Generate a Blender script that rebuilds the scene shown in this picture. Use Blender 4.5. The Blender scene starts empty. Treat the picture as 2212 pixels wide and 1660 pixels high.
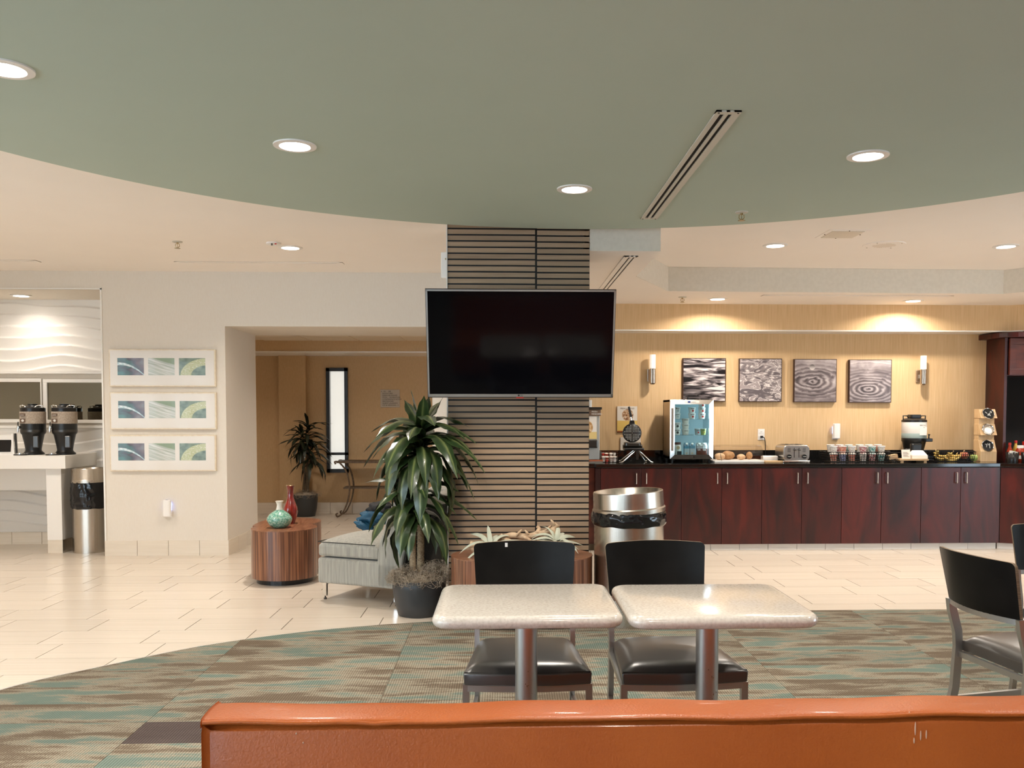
import bpy, bmesh, math, random
from mathutils import Vector, Matrix, noise as mnoise
random.seed(7)
PI = math.pi
scene = bpy.context.scene
COL = scene.collection

# ---------------------------------------------------------------- camera
cam_data = bpy.data.cameras.new('camera')
cam = bpy.data.objects.new('camera', cam_data)
COL.objects.link(cam)
cam.location = (0, 0, 1.39)
YAW, PITCH = math.radians(1.9), math.radians(2.3)
cam.rotation_euler = (PI / 2 - PITCH, 0, -YAW)
cam_data.sensor_width = 36.0
cam_data.lens = 1880.0 / 2212 * 36
cam_data.shift_x = -0.02098
cam_data.shift_y = 0.06126
cam_data.clip_end = 100
scene.camera = cam

# ---------------------------------------------------------------- world and exposure
world = bpy.data.worlds.new('world')
scene.world = world
world.use_nodes = True
_bg = world.node_tree.nodes['Background']
_bg.inputs[0].default_value = (0.68, 0.85, 1.0, 1)
_bg.inputs[1].default_value = 5.6
scene.view_settings.view_transform = 'Standard'
scene.view_settings.look = 'None'
scene.view_settings.gamma = 1
scene.view_settings.exposure = 0.62
scene.cycles.max_bounces = 7
scene.cycles.diffuse_bounces = 5
scene.cycles.glossy_bounces = 4
scene.cycles.transmission_bounces = 4
scene.cycles.transparent_max_bounces = 8
scene.cycles.caustics_reflective = False
scene.cycles.caustics_refractive = False
scene.cycles.adaptive_threshold = 0.07
WARM = (1.0, 0.905, 0.80)
P_DISC, P_CEIL, P_BAR, P_NICHE, P_HALL = 12.0, 19.0, 15.0, 2.6, 6.0

# ---------------------------------------------------------------- materials
MATS = {}
def _lin(c):
    return tuple(((v / 255) / 12.92 if v <= 10 else (((v / 255) + .055) / 1.055) ** 2.4) for v in c)
def mat(name, col, rough=.5, metal=0., col2=None, nscale=(8, 8, 8), nlo=.35, nhi=.65, ndetail=4., bump=0., bscale=None,
        coat=0., emit=None, estr=0., trans=0., alpha=1., rnd=0., spec=.5, space='Object', sheen=0., ior=1.45, crough=.08, distort=0.):
    """Principled material; col2 mixes in through a stretched noise; rnd shifts the pattern and value per object."""
    m = bpy.data.materials.new(name); m.use_nodes = True
    nt = m.node_tree; N = nt.nodes; L = nt.links
    b = N['Principled BSDF']
    b.inputs['Base Color'].default_value = (*col, 1)
    b.inputs['Roughness'].default_value = rough
    b.inputs['Metallic'].default_value = metal
    b.inputs['Specular IOR Level'].default_value = spec
    b.inputs['IOR'].default_value = ior
    b.inputs['Coat Weight'].default_value = coat
    b.inputs['Coat Roughness'].default_value = crough
    b.inputs['Transmission Weight'].default_value = trans
    b.inputs['Alpha'].default_value = alpha
    b.inputs['Sheen Weight'].default_value = sheen
    if emit:
        b.inputs['Emission Color'].default_value = (*emit, 1)
        b.inputs['Emission Strength'].default_value = estr
    if col2 is not None or bump:
        tc = N.new('ShaderNodeTexCoord'); mp = N.new('ShaderNodeMapping')
        L.new(tc.outputs[space], mp.inputs['Vector'])
        if rnd:
            oi = N.new('ShaderNodeObjectInfo'); mu = N.new('ShaderNodeMath'); mu.operation = 'MULTIPLY'; mu.inputs[1].default_value = 37.
            L.new(oi.outputs['Random'], mu.inputs[0]); L.new(mu.outputs[0], mp.inputs['Location'])
        mp.inputs['Scale'].default_value = nscale
    if col2 is not None:
        nz = N.new('ShaderNodeTexNoise'); nz.inputs['Scale'].default_value = 1; nz.inputs['Detail'].default_value = ndetail
        nz.inputs['Distortion'].default_value = distort
        L.new(mp.outputs[0], nz.inputs['Vector'])
        cr = N.new('ShaderNodeValToRGB')
        cr.color_ramp.elements[0].position = nlo; cr.color_ramp.elements[0].color = (*col, 1)
        cr.color_ramp.elements[1].position = nhi; cr.color_ramp.elements[1].color = (*col2, 1)
        L.new(nz.outputs['Fac'], cr.inputs[0])
        out = cr.outputs[0]
        if rnd:
            hs = N.new('ShaderNodeHueSaturation'); mr = N.new('ShaderNodeMapRange')
            mr.inputs['To Min'].default_value = 1 - rnd; mr.inputs['To Max'].default_value = 1 + rnd
            L.new(oi.outputs['Random'], mr.inputs['Value']); L.new(mr.outputs[0], hs.inputs['Value']); L.new(out, hs.inputs['Color'])
            out = hs.outputs[0]
        L.new(out, b.inputs['Base Color'])
    if bump:
        nb = N.new('ShaderNodeTexNoise'); nb.inputs['Scale'].default_value = 1; nb.inputs['Detail'].default_value = 3
        if bscale:
            mp2 = N.new('ShaderNodeMapping'); L.new(tc.outputs[space], mp2.inputs['Vector']); mp2.inputs['Scale'].default_value = bscale
            L.new(mp2.outputs[0], nb.inputs['Vector'])
        else:
            L.new(mp.outputs[0], nb.inputs['Vector'])
        bp = N.new('ShaderNodeBump'); bp.inputs['Strength'].default_value = bump; bp.inputs['Distance'].default_value = .004
        L.new(nb.outputs['Fac'], bp.inputs['Height']); L.new(bp.outputs[0], b.inputs['Normal'])
    MATS[name] = m
    return m

mat('wall_cream', (.73, .67, .585), .7, col2=(.715, .65, .56), nscale=(120, 120, 30), bump=.04)
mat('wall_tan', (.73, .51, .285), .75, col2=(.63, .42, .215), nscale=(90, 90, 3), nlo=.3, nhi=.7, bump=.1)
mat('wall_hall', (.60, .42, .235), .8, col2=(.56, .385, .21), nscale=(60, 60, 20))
mat('wall_silver', (.74, .68, .58), .5, col2=(.70, .64, .54), nscale=(30, 30, 30), bump=.1)
mat('ceil_white', (.92, .855, .785), .9, col2=(.91, .845, .775), nscale=(3, 3, 3))
mat('ceil_green', (.455, .53, .45), .85, col2=(.445, .52, .44), nscale=(2, 2, 2))
mat('tile', (.655, .575, .485), .26, col2=(.60, .525, .435), nscale=(1.2, 60, 10), rnd=.035, bump=.03, nlo=.3, nhi=.7)
mat('base_tile', (.74, .66, .55), .35, col2=(.70, .615, .50), nscale=(2, 2, 50), rnd=.03)
mat('base_grey', (.72, .70, .67), .3, col2=(.68, .66, .63), nscale=(4, 4, 40), rnd=.03)
mat('grout', (.10, .075, .05), .9)
mat('white_paint', (.84, .81, .76), .45)
mat('wave_white', (.86, .83, .78), .45)
mat('black', (.006, .006, .006), .45)
mat('black_gloss', (.008, .008, .009), .12)
mat('black_satin', (.012, .011, .011), .3)
mat('dark_void', (.004, .003, .003), .8)
mat('slat_wood', (.43, .30, .195), .55, col2=(.31, .21, .13), nscale=(3, 20, 160), rnd=.14, ndetail=5, nlo=.3, nhi=.7)
mat('steel', (.62, .60, .57), .28, 1., col2=(.56, .54, .51), nscale=(1, 1, 400), bump=.0)
mat('bin_steel', (.62, .575, .51), .27, 1., col2=(.54, .49, .43), nscale=(60, 60, .3), nlo=.3, nhi=.7)
mat('chrome', (.78, .77, .75), .12, 1.)
mat('frame_steel', (.47, .47, .46), .32, .9)
mat('nickel', (.60, .52, .44), .3, 1.)
mat('handle', (.72, .64, .55), .3, 1.)
mat('granite', (.007, .007, .007), .08, col2=(.03, .03, .027), nscale=(220, 220, 220), nlo=.66, nhi=.75, spec=.6)
mat('mahogany', (.078, .0085, .006), .36, col2=(.020, .005, .005), nscale=(5, 5, 1.2), rnd=.15, ndetail=6, coat=.1, crough=.3, distort=1.5, nlo=.32, nhi=.68)
mat('mahogany_red', (.13, .024, .012), .4, col2=(.06, .01, .006), nscale=(3, 3, 10), coat=.2)
mat('zebrano', (.30, .125, .06), .28, col2=(.10, .035, .018), nscale=(70, 70, 1.6), ndetail=3, coat=.3, nlo=.33, nhi=.62)
mat('zebrano_top', (.29, .125, .065), .3, col2=(.17, .062, .032), nscale=(6, 60, 6), ndetail=3, coat=.2)
mat('leather', (.455, .108, .018), .36, col2=(.40, .088, .014), nscale=(3, 3, 3), bump=.25, bscale=(220, 220, 220), coat=.1)
mat('vinyl', (.040, .036, .033), .30, bump=.04, nscale=(14, 14, 14), spec=1., coat=.35, crough=.3)
mat('ply_face', (.008, .0075, .007), .32, col2=(.014, .013, .012), nscale=(6, 6, 6), coat=.0, nlo=.5, nhi=.8, spec=.16)
mat('ply_edge', (.24, .17, .10), .6, col2=(.10, .065, .04), nscale=(10, 10, 300))
mat('solid_surface', (.63, .585, .525), .18, col2=(.50, .455, .40), nscale=(110, 110, 110), ndetail=3, coat=.4, nlo=.4, nhi=.72)
mat('sofa_fabric', (.40, .385, .335), .9, col2=(.27, .265, .235), nscale=(70, 70, 5), sheen=.2, bump=.3, bscale=(400, 400, 400), nlo=.3, nhi=.7)
mat('sofa_dark', (.05, .05, .048), .9, col2=(.035, .035, .033), nscale=(80, 80, 6))
mat('jacket', (.012, .085, .155), .6, col2=(.006, .05, .10), nscale=(12, 12, 12), bump=.4)
mat('jacket_black', (.01, .01, .011), .7)
mat('pot', (.038, .040, .042), .38, bump=.03, nscale=(40, 40, 40))
mat('moss', (.40, .33, .25), .95, col2=(.25, .205, .155), nscale=(20, 20, 20))
mat('bark', (.46, .35, .22), .85, col2=(.24, .165, .10), nscale=(70, 70, 130), bump=.6, ndetail=3)
mat('bark_dark', (.10, .075, .045), .9, col2=(.05, .038, .025), nscale=(50, 50, 120))
mat('driftwood', (.60, .44, .29), .8, col2=(.42, .28, .17), nscale=(20, 20, 20), bump=.5)
mat('air_leaf', (.40, .42, .32), .7, col2=(.47, .48, .39), nscale=(12, 12, 12))
mat('celadon', (.10, .30, .22), .15, col2=(.34, .52, .42), nscale=(70, 70, 70), nlo=.45, nhi=.6, coat=.6)
mat('cream_glaze', (.82, .78, .70), .2, coat=.5)
mat('red_glaze', (.30, .015, .008), .15, col2=(.14, .012, .008), nscale=(30, 30, 18), coat=.7)
mat('iron', (.10, .065, .04), .55, .6, col2=(.16, .11, .07), nscale=(40, 40, 40))
mat('plastic_white', (.84, .81, .77), .35)
mat('plastic_black', (.012, .012, .012), .35)
mat('linen', (.50, .42, .34), .8, col2=(.36, .29, .23), nscale=(150, 150, 60))
mat('blue_glow', (.4, .5, 1.), .5, emit=(.30, .42, 1.), estr=3.)
mat('lamp_lens', (1, 1, 1), .5, emit=(1., .93, .84), estr=14.)
mat('sconce_glass', (.86, .80, .72), .35, emit=(1., .9, .78), estr=.35)
mat('frosted', (.9, .9, .88), .6, emit=(.95, .95, .88), estr=.45)  # emission stands in for daylight behind the pane
mat('frame_wood', (.78, .68, .52), .45, col2=(.70, .58, .42), nscale=(30, 30, 30))
mat('mat_board', (.72, .665, .59), .3, coat=.25)
mat('dark_mirror', (.26, .25, .205), .03, 1.)
mat('screen', (.002, .002, .003), .08, spec=.16)
mat('tv_bezel', (.42, .42, .41), .35, .8)
mat('frame_dark', (.045, .018, .012), .35)
mat('bamboo', (.64, .44, .24), .5, col2=(.56, .36, .18), nscale=(60, 60, 4))
mat('board_wood', (.62, .42, .23), .5, col2=(.50, .32, .16), nscale=(4, 50, 30))
mat('wire', (.01, .01, .01), .35, .5)
mat('foam', (.80, .77, .70), .7)
mat('fridge_side', (.40, .30, .19), .3, .75)  # tan reflection is put into the steel's base colour
mat('fridge_liner_glow', (.46, .58, .60), .6, emit=(.55, .85, .95), estr=.10)  # liner walls glow faintly to imitate the lit interior
mat('label_white', (.82, .80, .76), .5)
mat('ink', (.02, .018, .016), .6)
mat('ink_brown', (.16, .10, .06), .6)
mat('milk_blue', (.09, .26, .36), .4)
mat('milk_grey', (.42, .47, .48), .4)
mat('cocoa', (.07, .022, .014), .4)
mat('bun', (.72, .52, .33), .75, col2=(.60, .38, .20), nscale=(25, 25, 25), bump=.3)
mat('bun_dark', (.50, .29, .13), .75, col2=(.36, .19, .08), nscale=(40, 40, 40), bump=.4)
mat('banana', (.68, .47, .13), .5, col2=(.30, .17, .05), nscale=(30, 30, 30), nlo=.6, nhi=.75)
mat('apple_red', (.40, .06, .04), .3, col2=(.55, .25, .12), nscale=(14, 14, 14), coat=.3)
mat('apple_green', (.36, .45, .12), .3, coat=.3)
mat('red', (.50, .025, .02), .4)
mat('teal', (.015, .22, .22), .4)
mat('blue', (.03, .06, .25), .4)
mat('sauce_red', (.33, .03, .01), .25)
mat('mustard', (.70, .45, .08), .35)
mat('yellow', (.80, .55, .16), .6)
mat('grey_tape', (.30, .38, .37), .5)
mat('kraft', (.55, .38, .22), .7)
mat('sign_plate', (.50, .42, .32), .45)
mat('brown_band', (.16, .10, .065), .5)
mat('machine_grey', (.42, .43, .42), .4, .2)
mat('hall_ceiling', (.72, .62, .48), .9)
mat('metal_dark', (.09, .085, .08), .3, .9)
mat('vent_white', (.58, .55, .47), .5)
mat('trim_white', (.82, .79, .74), .4)
mat('lens_brown', (.25, .14, .08), .4)
mat('edge_alu', (.42, .43, .44), .4)
mat('scuff', (.62, .40, .28), .7)
mat('brass', (.45, .34, .18), .3, 1.)

def glassy(name, col, alpha_mix, rough=.02):
    """thin clear sheet: mostly transparent with a gloss reflection"""
    m = bpy.data.materials.new(name); m.use_nodes = True
    nt = m.node_tree; N = nt.nodes; L = nt.links
    N.remove(N['Principled BSDF'])
    o = N['Material Output']; t = N.new('ShaderNodeBsdfTransparent'); g = N.new('ShaderNodeBsdfGlossy'); mx = N.new('ShaderNodeMixShader')
    lw = N.new('ShaderNodeLayerWeight'); pw = N.new('ShaderNodeMath'); pw.operation = 'POWER'; pw.inputs[1].default_value = 4.; L.new(lw.outputs['Facing'], pw.inputs[0])
    ad = N.new('ShaderNodeMath'); ad.operation = 'MULTIPLY_ADD'; ad.inputs[1].default_value = .6; ad.inputs[2].default_value = alpha_mix; ad.use_clamp = True
    L.new(pw.outputs[0], ad.inputs[0]); L.new(ad.outputs[0], mx.inputs[0])
    t.inputs[0].default_value = (*col, 1); g.inputs['Roughness'].default_value = rough
    L.new(t.outputs[0], mx.inputs[1]); L.new(g.outputs[0], mx.inputs[2]); L.new(mx.outputs[0], o.inputs[0])
    MATS[name] = m
glassy('acrylic', (.97, .96, .95), .05)
glassy('fridge_glass', (.86, .95, .97), .05)
glassy('tumbler', (.95, .94, .92), .05)

# ---- a small node language for printed pictures: every picture works on the sheet's own 0..1 UVs
class NG:
    def __init__(s, name, rough=.25, coat=.2):
        s.m = bpy.data.materials.new(name); s.m.use_nodes = True; s.nt = s.m.node_tree
        s.b = s.nt.nodes['Principled BSDF']; s.b.inputs['Roughness'].default_value = rough; s.b.inputs['Coat Weight'].default_value = coat
        uv = s.nt.nodes.new('ShaderNodeUVMap'); sp = s.nt.nodes.new('ShaderNodeSeparateXYZ')
        s.nt.links.new(uv.outputs[0], sp.inputs[0]); s.uv = uv.outputs[0]; s.u, s.v = sp.outputs[0], sp.outputs[1]
        MATS[name] = s.m
    def f(s, op, a, b=0., c=None):
        n = s.nt.nodes.new('ShaderNodeMath'); n.operation = op
        for i, x in enumerate((a, b) if c is None else (a, b, c)):
            if isinstance(x, (int, float)): n.inputs[i].default_value = x
            else: s.nt.links.new(x, n.inputs[i])
        return n.outputs[0]
    def noise(s, sx, sy, detail=3., dist=0., off=0.):
        mp = s.nt.nodes.new('ShaderNodeMapping'); mp.inputs['Scale'].default_value = (sx, sy, 1); mp.inputs['Location'].default_value = (off, off * .7, off)
        s.nt.links.new(s.uv, mp.inputs[0]); n = s.nt.nodes.new('ShaderNodeTexNoise'); n.inputs['Scale'].default_value = 1
        n.inputs['Detail'].default_value = detail; n.inputs['Distortion'].default_value = dist; s.nt.links.new(mp.outputs[0], n.inputs['Vector'])
        return n.outputs['Fac']
    def ramp(s, fac, stops):
        n = s.nt.nodes.new('ShaderNodeValToRGB'); e = n.color_ramp.elements
        while len(e) < len(stops): e.new(.5)
        for k, (p, c) in enumerate(stops): e[k].position = p; e[k].color = (*c, 1)
        s.nt.links.new(fac, n.inputs[0]); return n.outputs[0]
    def mix(s, fac, a, b):
        n = s.nt.nodes.new('ShaderNodeMix'); n.data_type = 'RGBA'
        for i, x in ((0, fac), (6, a), (7, b)):
            if isinstance(x, tuple): n.inputs[i].default_value = (*x, 1)
            elif isinstance(x, (int, float)): n.inputs[i].default_value = x
            else: s.nt.links.new(x, n.inputs[i])
        return n.outputs[2]
    def step(s, x, lo, hi):
        n = s.nt.nodes.new('ShaderNodeMapRange'); n.inputs[1].default_value = lo; n.inputs[2].default_value = hi; n.interpolation_type = 'SMOOTHSTEP'
        s.nt.links.new(x, n.inputs[0]); return n.outputs[0]
    def out(s, c): s.nt.links.new(c, s.b.inputs['Base Color'])
W0, W1, W2 = (.012, .010, .012), (.17, .145, .15), (.72, .66, .64)
g = NG('water_ripples'); h = g.f('ADD', g.noise(1.6, 11, 3, 1.2), g.f('MULTIPLY', g.f('SUBTRACT', g.u, .5), .12)); g.out(g.ramp(h, [(.40, W0), (.50, W1), (.56, (.42, .37, .37)), (.63, W2)]))
g = NG('water_glints'); h = g.noise(3.2, 7, 2.5, 1.8, 3.1); d = g.f('ABSOLUTE', g.f('SUBTRACT', h, .53))
g.out(g.mix(g.step(d, .0, .035), (.78, .72, .70), g.ramp(g.f('ADD', h, g.f('MULTIPLY', g.v, .1)), [(.42, (.14, .12, .13)), (.60, (.36, .31, .31))])))
def rings(name, cu, cv, freq, crown):
    g = NG(name)
    du = g.f('SUBTRACT', g.u, cu); dv = g.f('MULTIPLY', g.f('SUBTRACT', g.v, cv), 2.3)
    r = g.f('SQRT', g.f('ADD', g.f('MULTIPLY', du, du), g.f('MULTIPLY', dv, dv)))
    n = g.noise(3, 5, 3, .6, crown * 4.)
    w = g.f('SINE', g.f('MULTIPLY', g.f('ADD', r, g.f('MULTIPLY', n, .22 + .12 * crown)), freq))
    h = g.f('ADD', g.f('MULTIPLY', w, g.f('SUBTRACT', .20, g.f('MULTIPLY', r, .16))), g.f('ADD', .42, g.f('MULTIPLY', g.f('SUBTRACT', n, .5), .5)))
    h = g.f('ADD', h, g.f('MULTIPLY', g.step(g.v, .6, 1.1), .2))
    c = g.ramp(h, [(.16, (.03, .024, .026)), (.40, (.20, .165, .17)), (.60, (.44, .385, .385)), (.78, W2)])
    if crown:
        a = g.f('SUBTRACT', g.u, .42); b = g.f('SUBTRACT', g.v, .82); q = g.f('SQRT', g.f('ADD', g.f('MULTIPLY', a, a), g.f('MULTIPLY', b, b)))
        c = g.mix(g.step(q, .075, .06), c, g.ramp(g.f('ADD', .5, g.f('MULTIPLY', b, -5.)), [(.2, (.08, .07, .07)), (.8, W2)]))
    g.out(c)
rings('water_drop', .42, .48, 34, 1); rings('water_rings', .47, .31, 42, 0)
# leaf prints
g = NG('print_dark'); curve = g.f('SUBTRACT', .66, g.f('MULTIPLY', g.f('POWER', g.f('MAXIMUM', g.f('SUBTRACT', g.u, .1), .0), 2.), .78))
d = g.f('ABSOLUTE', g.f('SUBTRACT', g.v, curve)); wd = g.f('SUBTRACT', .075, g.f('MULTIPLY', g.u, .055))
bgc = g.ramp(g.f('ADD', g.f('MULTIPLY', g.noise(2.2, 2.2, 1, .5), .8), g.f('MULTIPLY', g.u, .25)), [(.3, (.05, .16, .13)), (.5, (.045, .03, .03)), (.62, (.11, .055, .05)), (.75, (.16, .13, .12))])
g.out(g.mix(g.step(g.f('SUBTRACT', d, wd), .03, -.01), bgc, g.ramp(g.noise(8, 8, 2), [(.4, (.32, .46, .47)), (.7, (.80, .84, .84))])))
g = NG('print_streaks'); s_ = g.f('ADD', g.f('MULTIPLY', g.v, 1.), g.f('MULTIPLY', g.u, .45)); sp_ = g.nt.nodes.new('ShaderNodeCombineXYZ'); g.nt.links.new(s_, sp_.inputs[0]); g.nt.links.new(g.f('MULTIPLY', g.u, .12), sp_.inputs[1])
nz_ = g.nt.nodes.new('ShaderNodeTexNoise'); nz_.inputs['Scale'].default_value = 9; nz_.inputs['Detail'].default_value = 6; g.nt.links.new(sp_.outputs[0], nz_.inputs['Vector'])
lf = g.ramp(nz_.outputs['Fac'], [(.3, (.24, .28, .19)), (.5, (.46, .47, .40)), (.68, (.70, .70, .66))])
g.out(g.mix(g.step(s_, 1.10, 1.02), (.20, .26, .13), lf))
g = NG('print_leaf'); a_ = g.f('SUBTRACT', g.u, 1.05); b_ = g.f('ADD', g.v, .02); rr = g.f('SQRT', g.f('ADD', g.f('MULTIPLY', a_, a_), g.f('MULTIPLY', b_, b_)))
e_ = g.f('SUBTRACT', g.f('ABSOLUTE', g.f('SUBTRACT', rr, .80)), .20)
lc = g.ramp(g.noise(14, 14, 3), [(.4, (.40, .42, .20)), (.60, (.52, .53, .30)), (.72, (.75, .75, .62))])
g.out(g.mix(g.step(e_, .02, -.01), g.ramp(g.noise(3, 3, 2), [(.35, (.07, .11, .06)), (.7, (.22, .28, .18))]), lc))
g = NG('poster_food', .3, .3); a_ = g.f('SUBTRACT', g.u, .52); b_ = g.f('SUBTRACT', g.v, .66); rr = g.f('SQRT', g.f('ADD', g.f('MULTIPLY', a_, a_), g.f('MULTIPLY', g.f('MULTIPLY', b_, b_), 1.6)))
base = g.mix(g.step(g.v, .46, .43), (.80, .75, .68), (.78, .55, .16))
base = g.mix(g.step(g.v, .055, .045), base, (.33, .09, .03))
g.out(g.mix(g.step(rr, .30, .27), base, g.ramp(g.noise(9, 13, 3), [(.36, (.14, .035, .02)), (.5, (.52, .30, .14)), (.62, (.72, .62, .50))])))
g = NG('poster_waffle', .3, .3); a_ = g.f('SUBTRACT', g.u, .5); b_ = g.f('SUBTRACT', g.v, .52); rr = g.f('SQRT', g.f('ADD', g.f('MULTIPLY', a_, a_), g.f('MULTIPLY', b_, b_)))
base = g.mix(g.step(g.v, .33, .30), (.82, .78, .72), (.78, .60, .25)); g.out(g.mix(g.step(rr, .32, .28), base, g.ramp(g.noise(7, 7, 2), [(.4, (.50, .26, .08)), (.6, (.78, .60, .38))])))
g = NG('cup_print', .35, .2); g.out(g.mix(g.step(g.f('ABSOLUTE', g.f('SUBTRACT', g.noise(10, 7, 2), .5)), .06, .04), (.48, .03, .02), (.80, .62, .45)))
g = NG('cup_print_teal', .35, .2); g.out(g.mix(g.step(g.noise(8, 6, 2, 0., 2.), .56, .50), (.76, .73, .66), (.02, .27, .26)))
g = NG('cup_print_white', .35, .2); g.out(g.mix(g.step(g.noise(9, 7, 2, 0., 5.), .46, .40), (.78, .74, .68), (.28, .22, .2)))
g = NG('cup_print_blue', .35, .2); g.out(g.mix(g.step(g.noise(8, 7, 2, 0., 8.), .55, .49), (.70, .68, .70), (.05, .07, .26)))
g = NG('cup_print_berry', .35, .2); g.out(g.mix(g.step(g.noise(8, 6, 2, 0., 4.), .54, .49), (.76, .72, .66), (.35, .02, .05)))

def leaf_material(name, edge, mid, stripe, rough):
    g = NG(name, rough, .15)
    d = g.f('ABSOLUTE', g.f('SUBTRACT', g.u, .5))
    d = g.f('ADD', d, g.f('MULTIPLY', g.f('SUBTRACT', g.noise(22, 1.6, 2), .5), .12))
    g.out(g.ramp(d, [(.02, stripe), (.10, mid), (.2, edge), (.4, edge), (.5, mid)]))
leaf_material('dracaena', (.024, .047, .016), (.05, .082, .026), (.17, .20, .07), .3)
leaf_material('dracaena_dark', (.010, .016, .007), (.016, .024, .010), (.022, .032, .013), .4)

# carpet: stretched patches of three yarn colours and a ribbed loop weave
def carpet_material(name, tones, rnd):
    m = bpy.data.materials.new(name); m.use_nodes = True; nt = m.node_tree; N = nt.nodes; L = nt.links; b = N['Principled BSDF']
    b.inputs['Roughness'].default_value = .95; b.inputs['Specular IOR Level'].default_value = .1
    geo = N.new('ShaderNodeNewGeometry'); oi = N.new('ShaderNodeObjectInfo')
    mp = N.new('ShaderNodeMapping'); mp.inputs['Scale'].default_value = (2.2, 10, 1); L.new(geo.outputs['Position'], mp.inputs[0])
    mu = N.new('ShaderNodeMath'); mu.operation = 'MULTIPLY'; mu.inputs[1].default_value = 50.; L.new(oi.outputs['Random'], mu.inputs[0]); L.new(mu.outputs[0], mp.inputs['Location'])
    nz = N.new('ShaderNodeTexNoise'); nz.inputs['Scale'].default_value = 1; nz.inputs['Detail'].default_value = 4.; nz.inputs['Roughness'].default_value = .55; L.new(mp.outputs[0], nz.inputs['Vector'])
    sc = N.new('ShaderNodeMapping'); sc.inputs['Scale'].default_value = (180, 180, 1); L.new(geo.outputs['Position'], sc.inputs[0])
    sp = N.new('ShaderNodeTexNoise'); sp.inputs['Scale'].default_value = 1; sp.inputs['Detail'].default_value = 1; L.new(sc.outputs[0], sp.inputs['Vector'])
    ad = N.new('ShaderNodeMath'); ad.operation = 'MULTIPLY_ADD'; ad.inputs[1].default_value = .26; L.new(sp.outputs['Fac'], ad.inputs[0]); L.new(nz.outputs['Fac'], ad.inputs[2])
    cr = N.new('ShaderNodeValToRGB'); e = cr.color_ramp.elements
    while len(e) < len(tones): e.new(.5)
    for k, (p, c) in enumerate(tones): e[k].position = p; e[k].color = (*c, 1)
    L.new(ad.outputs[0], cr.inputs[0])
    wv = N.new('ShaderNodeTexWave'); wv.bands_direction = 'X'; wv.inputs['Scale'].default_value = 26; wv.inputs['Distortion'].default_value = .6; wv.inputs['Detail'].default_value = 1; wv.inputs['Detail Scale'].default_value = 60
    L.new(geo.outputs['Position'], wv.inputs['Vector'])
    dk = N.new('ShaderNodeMix'); dk.data_type = 'RGBA'; dk.blend_type = 'MULTIPLY'; L.new(cr.outputs[0], dk.inputs[6]); 
    rw = N.new('ShaderNodeMath'); rw.operation = 'MULTIPLY'; L.new(wv.outputs['Fac'], rw.inputs[0]); L.new(sp.outputs['Fac'], rw.inputs[1])
    rr = N.new('ShaderNodeValToRGB'); rr.color_ramp.elements[0].position = .05; rr.color_ramp.elements[0].color = (.50, .48, .46, 1); rr.color_ramp.elements[1].position = .42; rr.color_ramp.elements[1].color = (1.12, 1.12, 1.12, 1)
    L.new(rw.outputs[0], rr.inputs[0]); L.new(rr.outputs[0], dk.inputs[7]); dk.inputs[0].default_value = .7
    hs = N.new('ShaderNodeHueSaturation'); mr = N.new('ShaderNodeMapRange'); mr.inputs['To Min'].default_value = 1 - rnd; mr.inputs['To Max'].default_value = 1 + rnd
    L.new(oi.outputs['Random'], mr.inputs['Value']); L.new(mr.outputs[0], hs.inputs['Value']); L.new(dk.outputs[2], hs.inputs['Color']); L.new(hs.outputs[0], b.inputs['Base Color'])
    bp = N.new('ShaderNodeBump'); bp.inputs['Strength'].default_value = .5; bp.inputs['Distance'].default_value = .004; L.new(rw.outputs[0], bp.inputs['Height']); L.new(bp.outputs[0], b.inputs['Normal'])
    MATS[name] = m
BEI, TEA, BRO = (.285, .25, .19), (.15, .19, .16), (.14, .108, .076)
carpet_material('carpet', [(.49, BRO), (.57, (.155, .122, .088)), (.61, (.235, .205, .155)), (.67, BEI), (.715, TEA), (.80, (.14, .185, .157))], .13)
carpet_material('carpet_dark', [(.3, (.058, .043, .039)), (.8, (.095, .074, .068))], .02)

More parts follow.
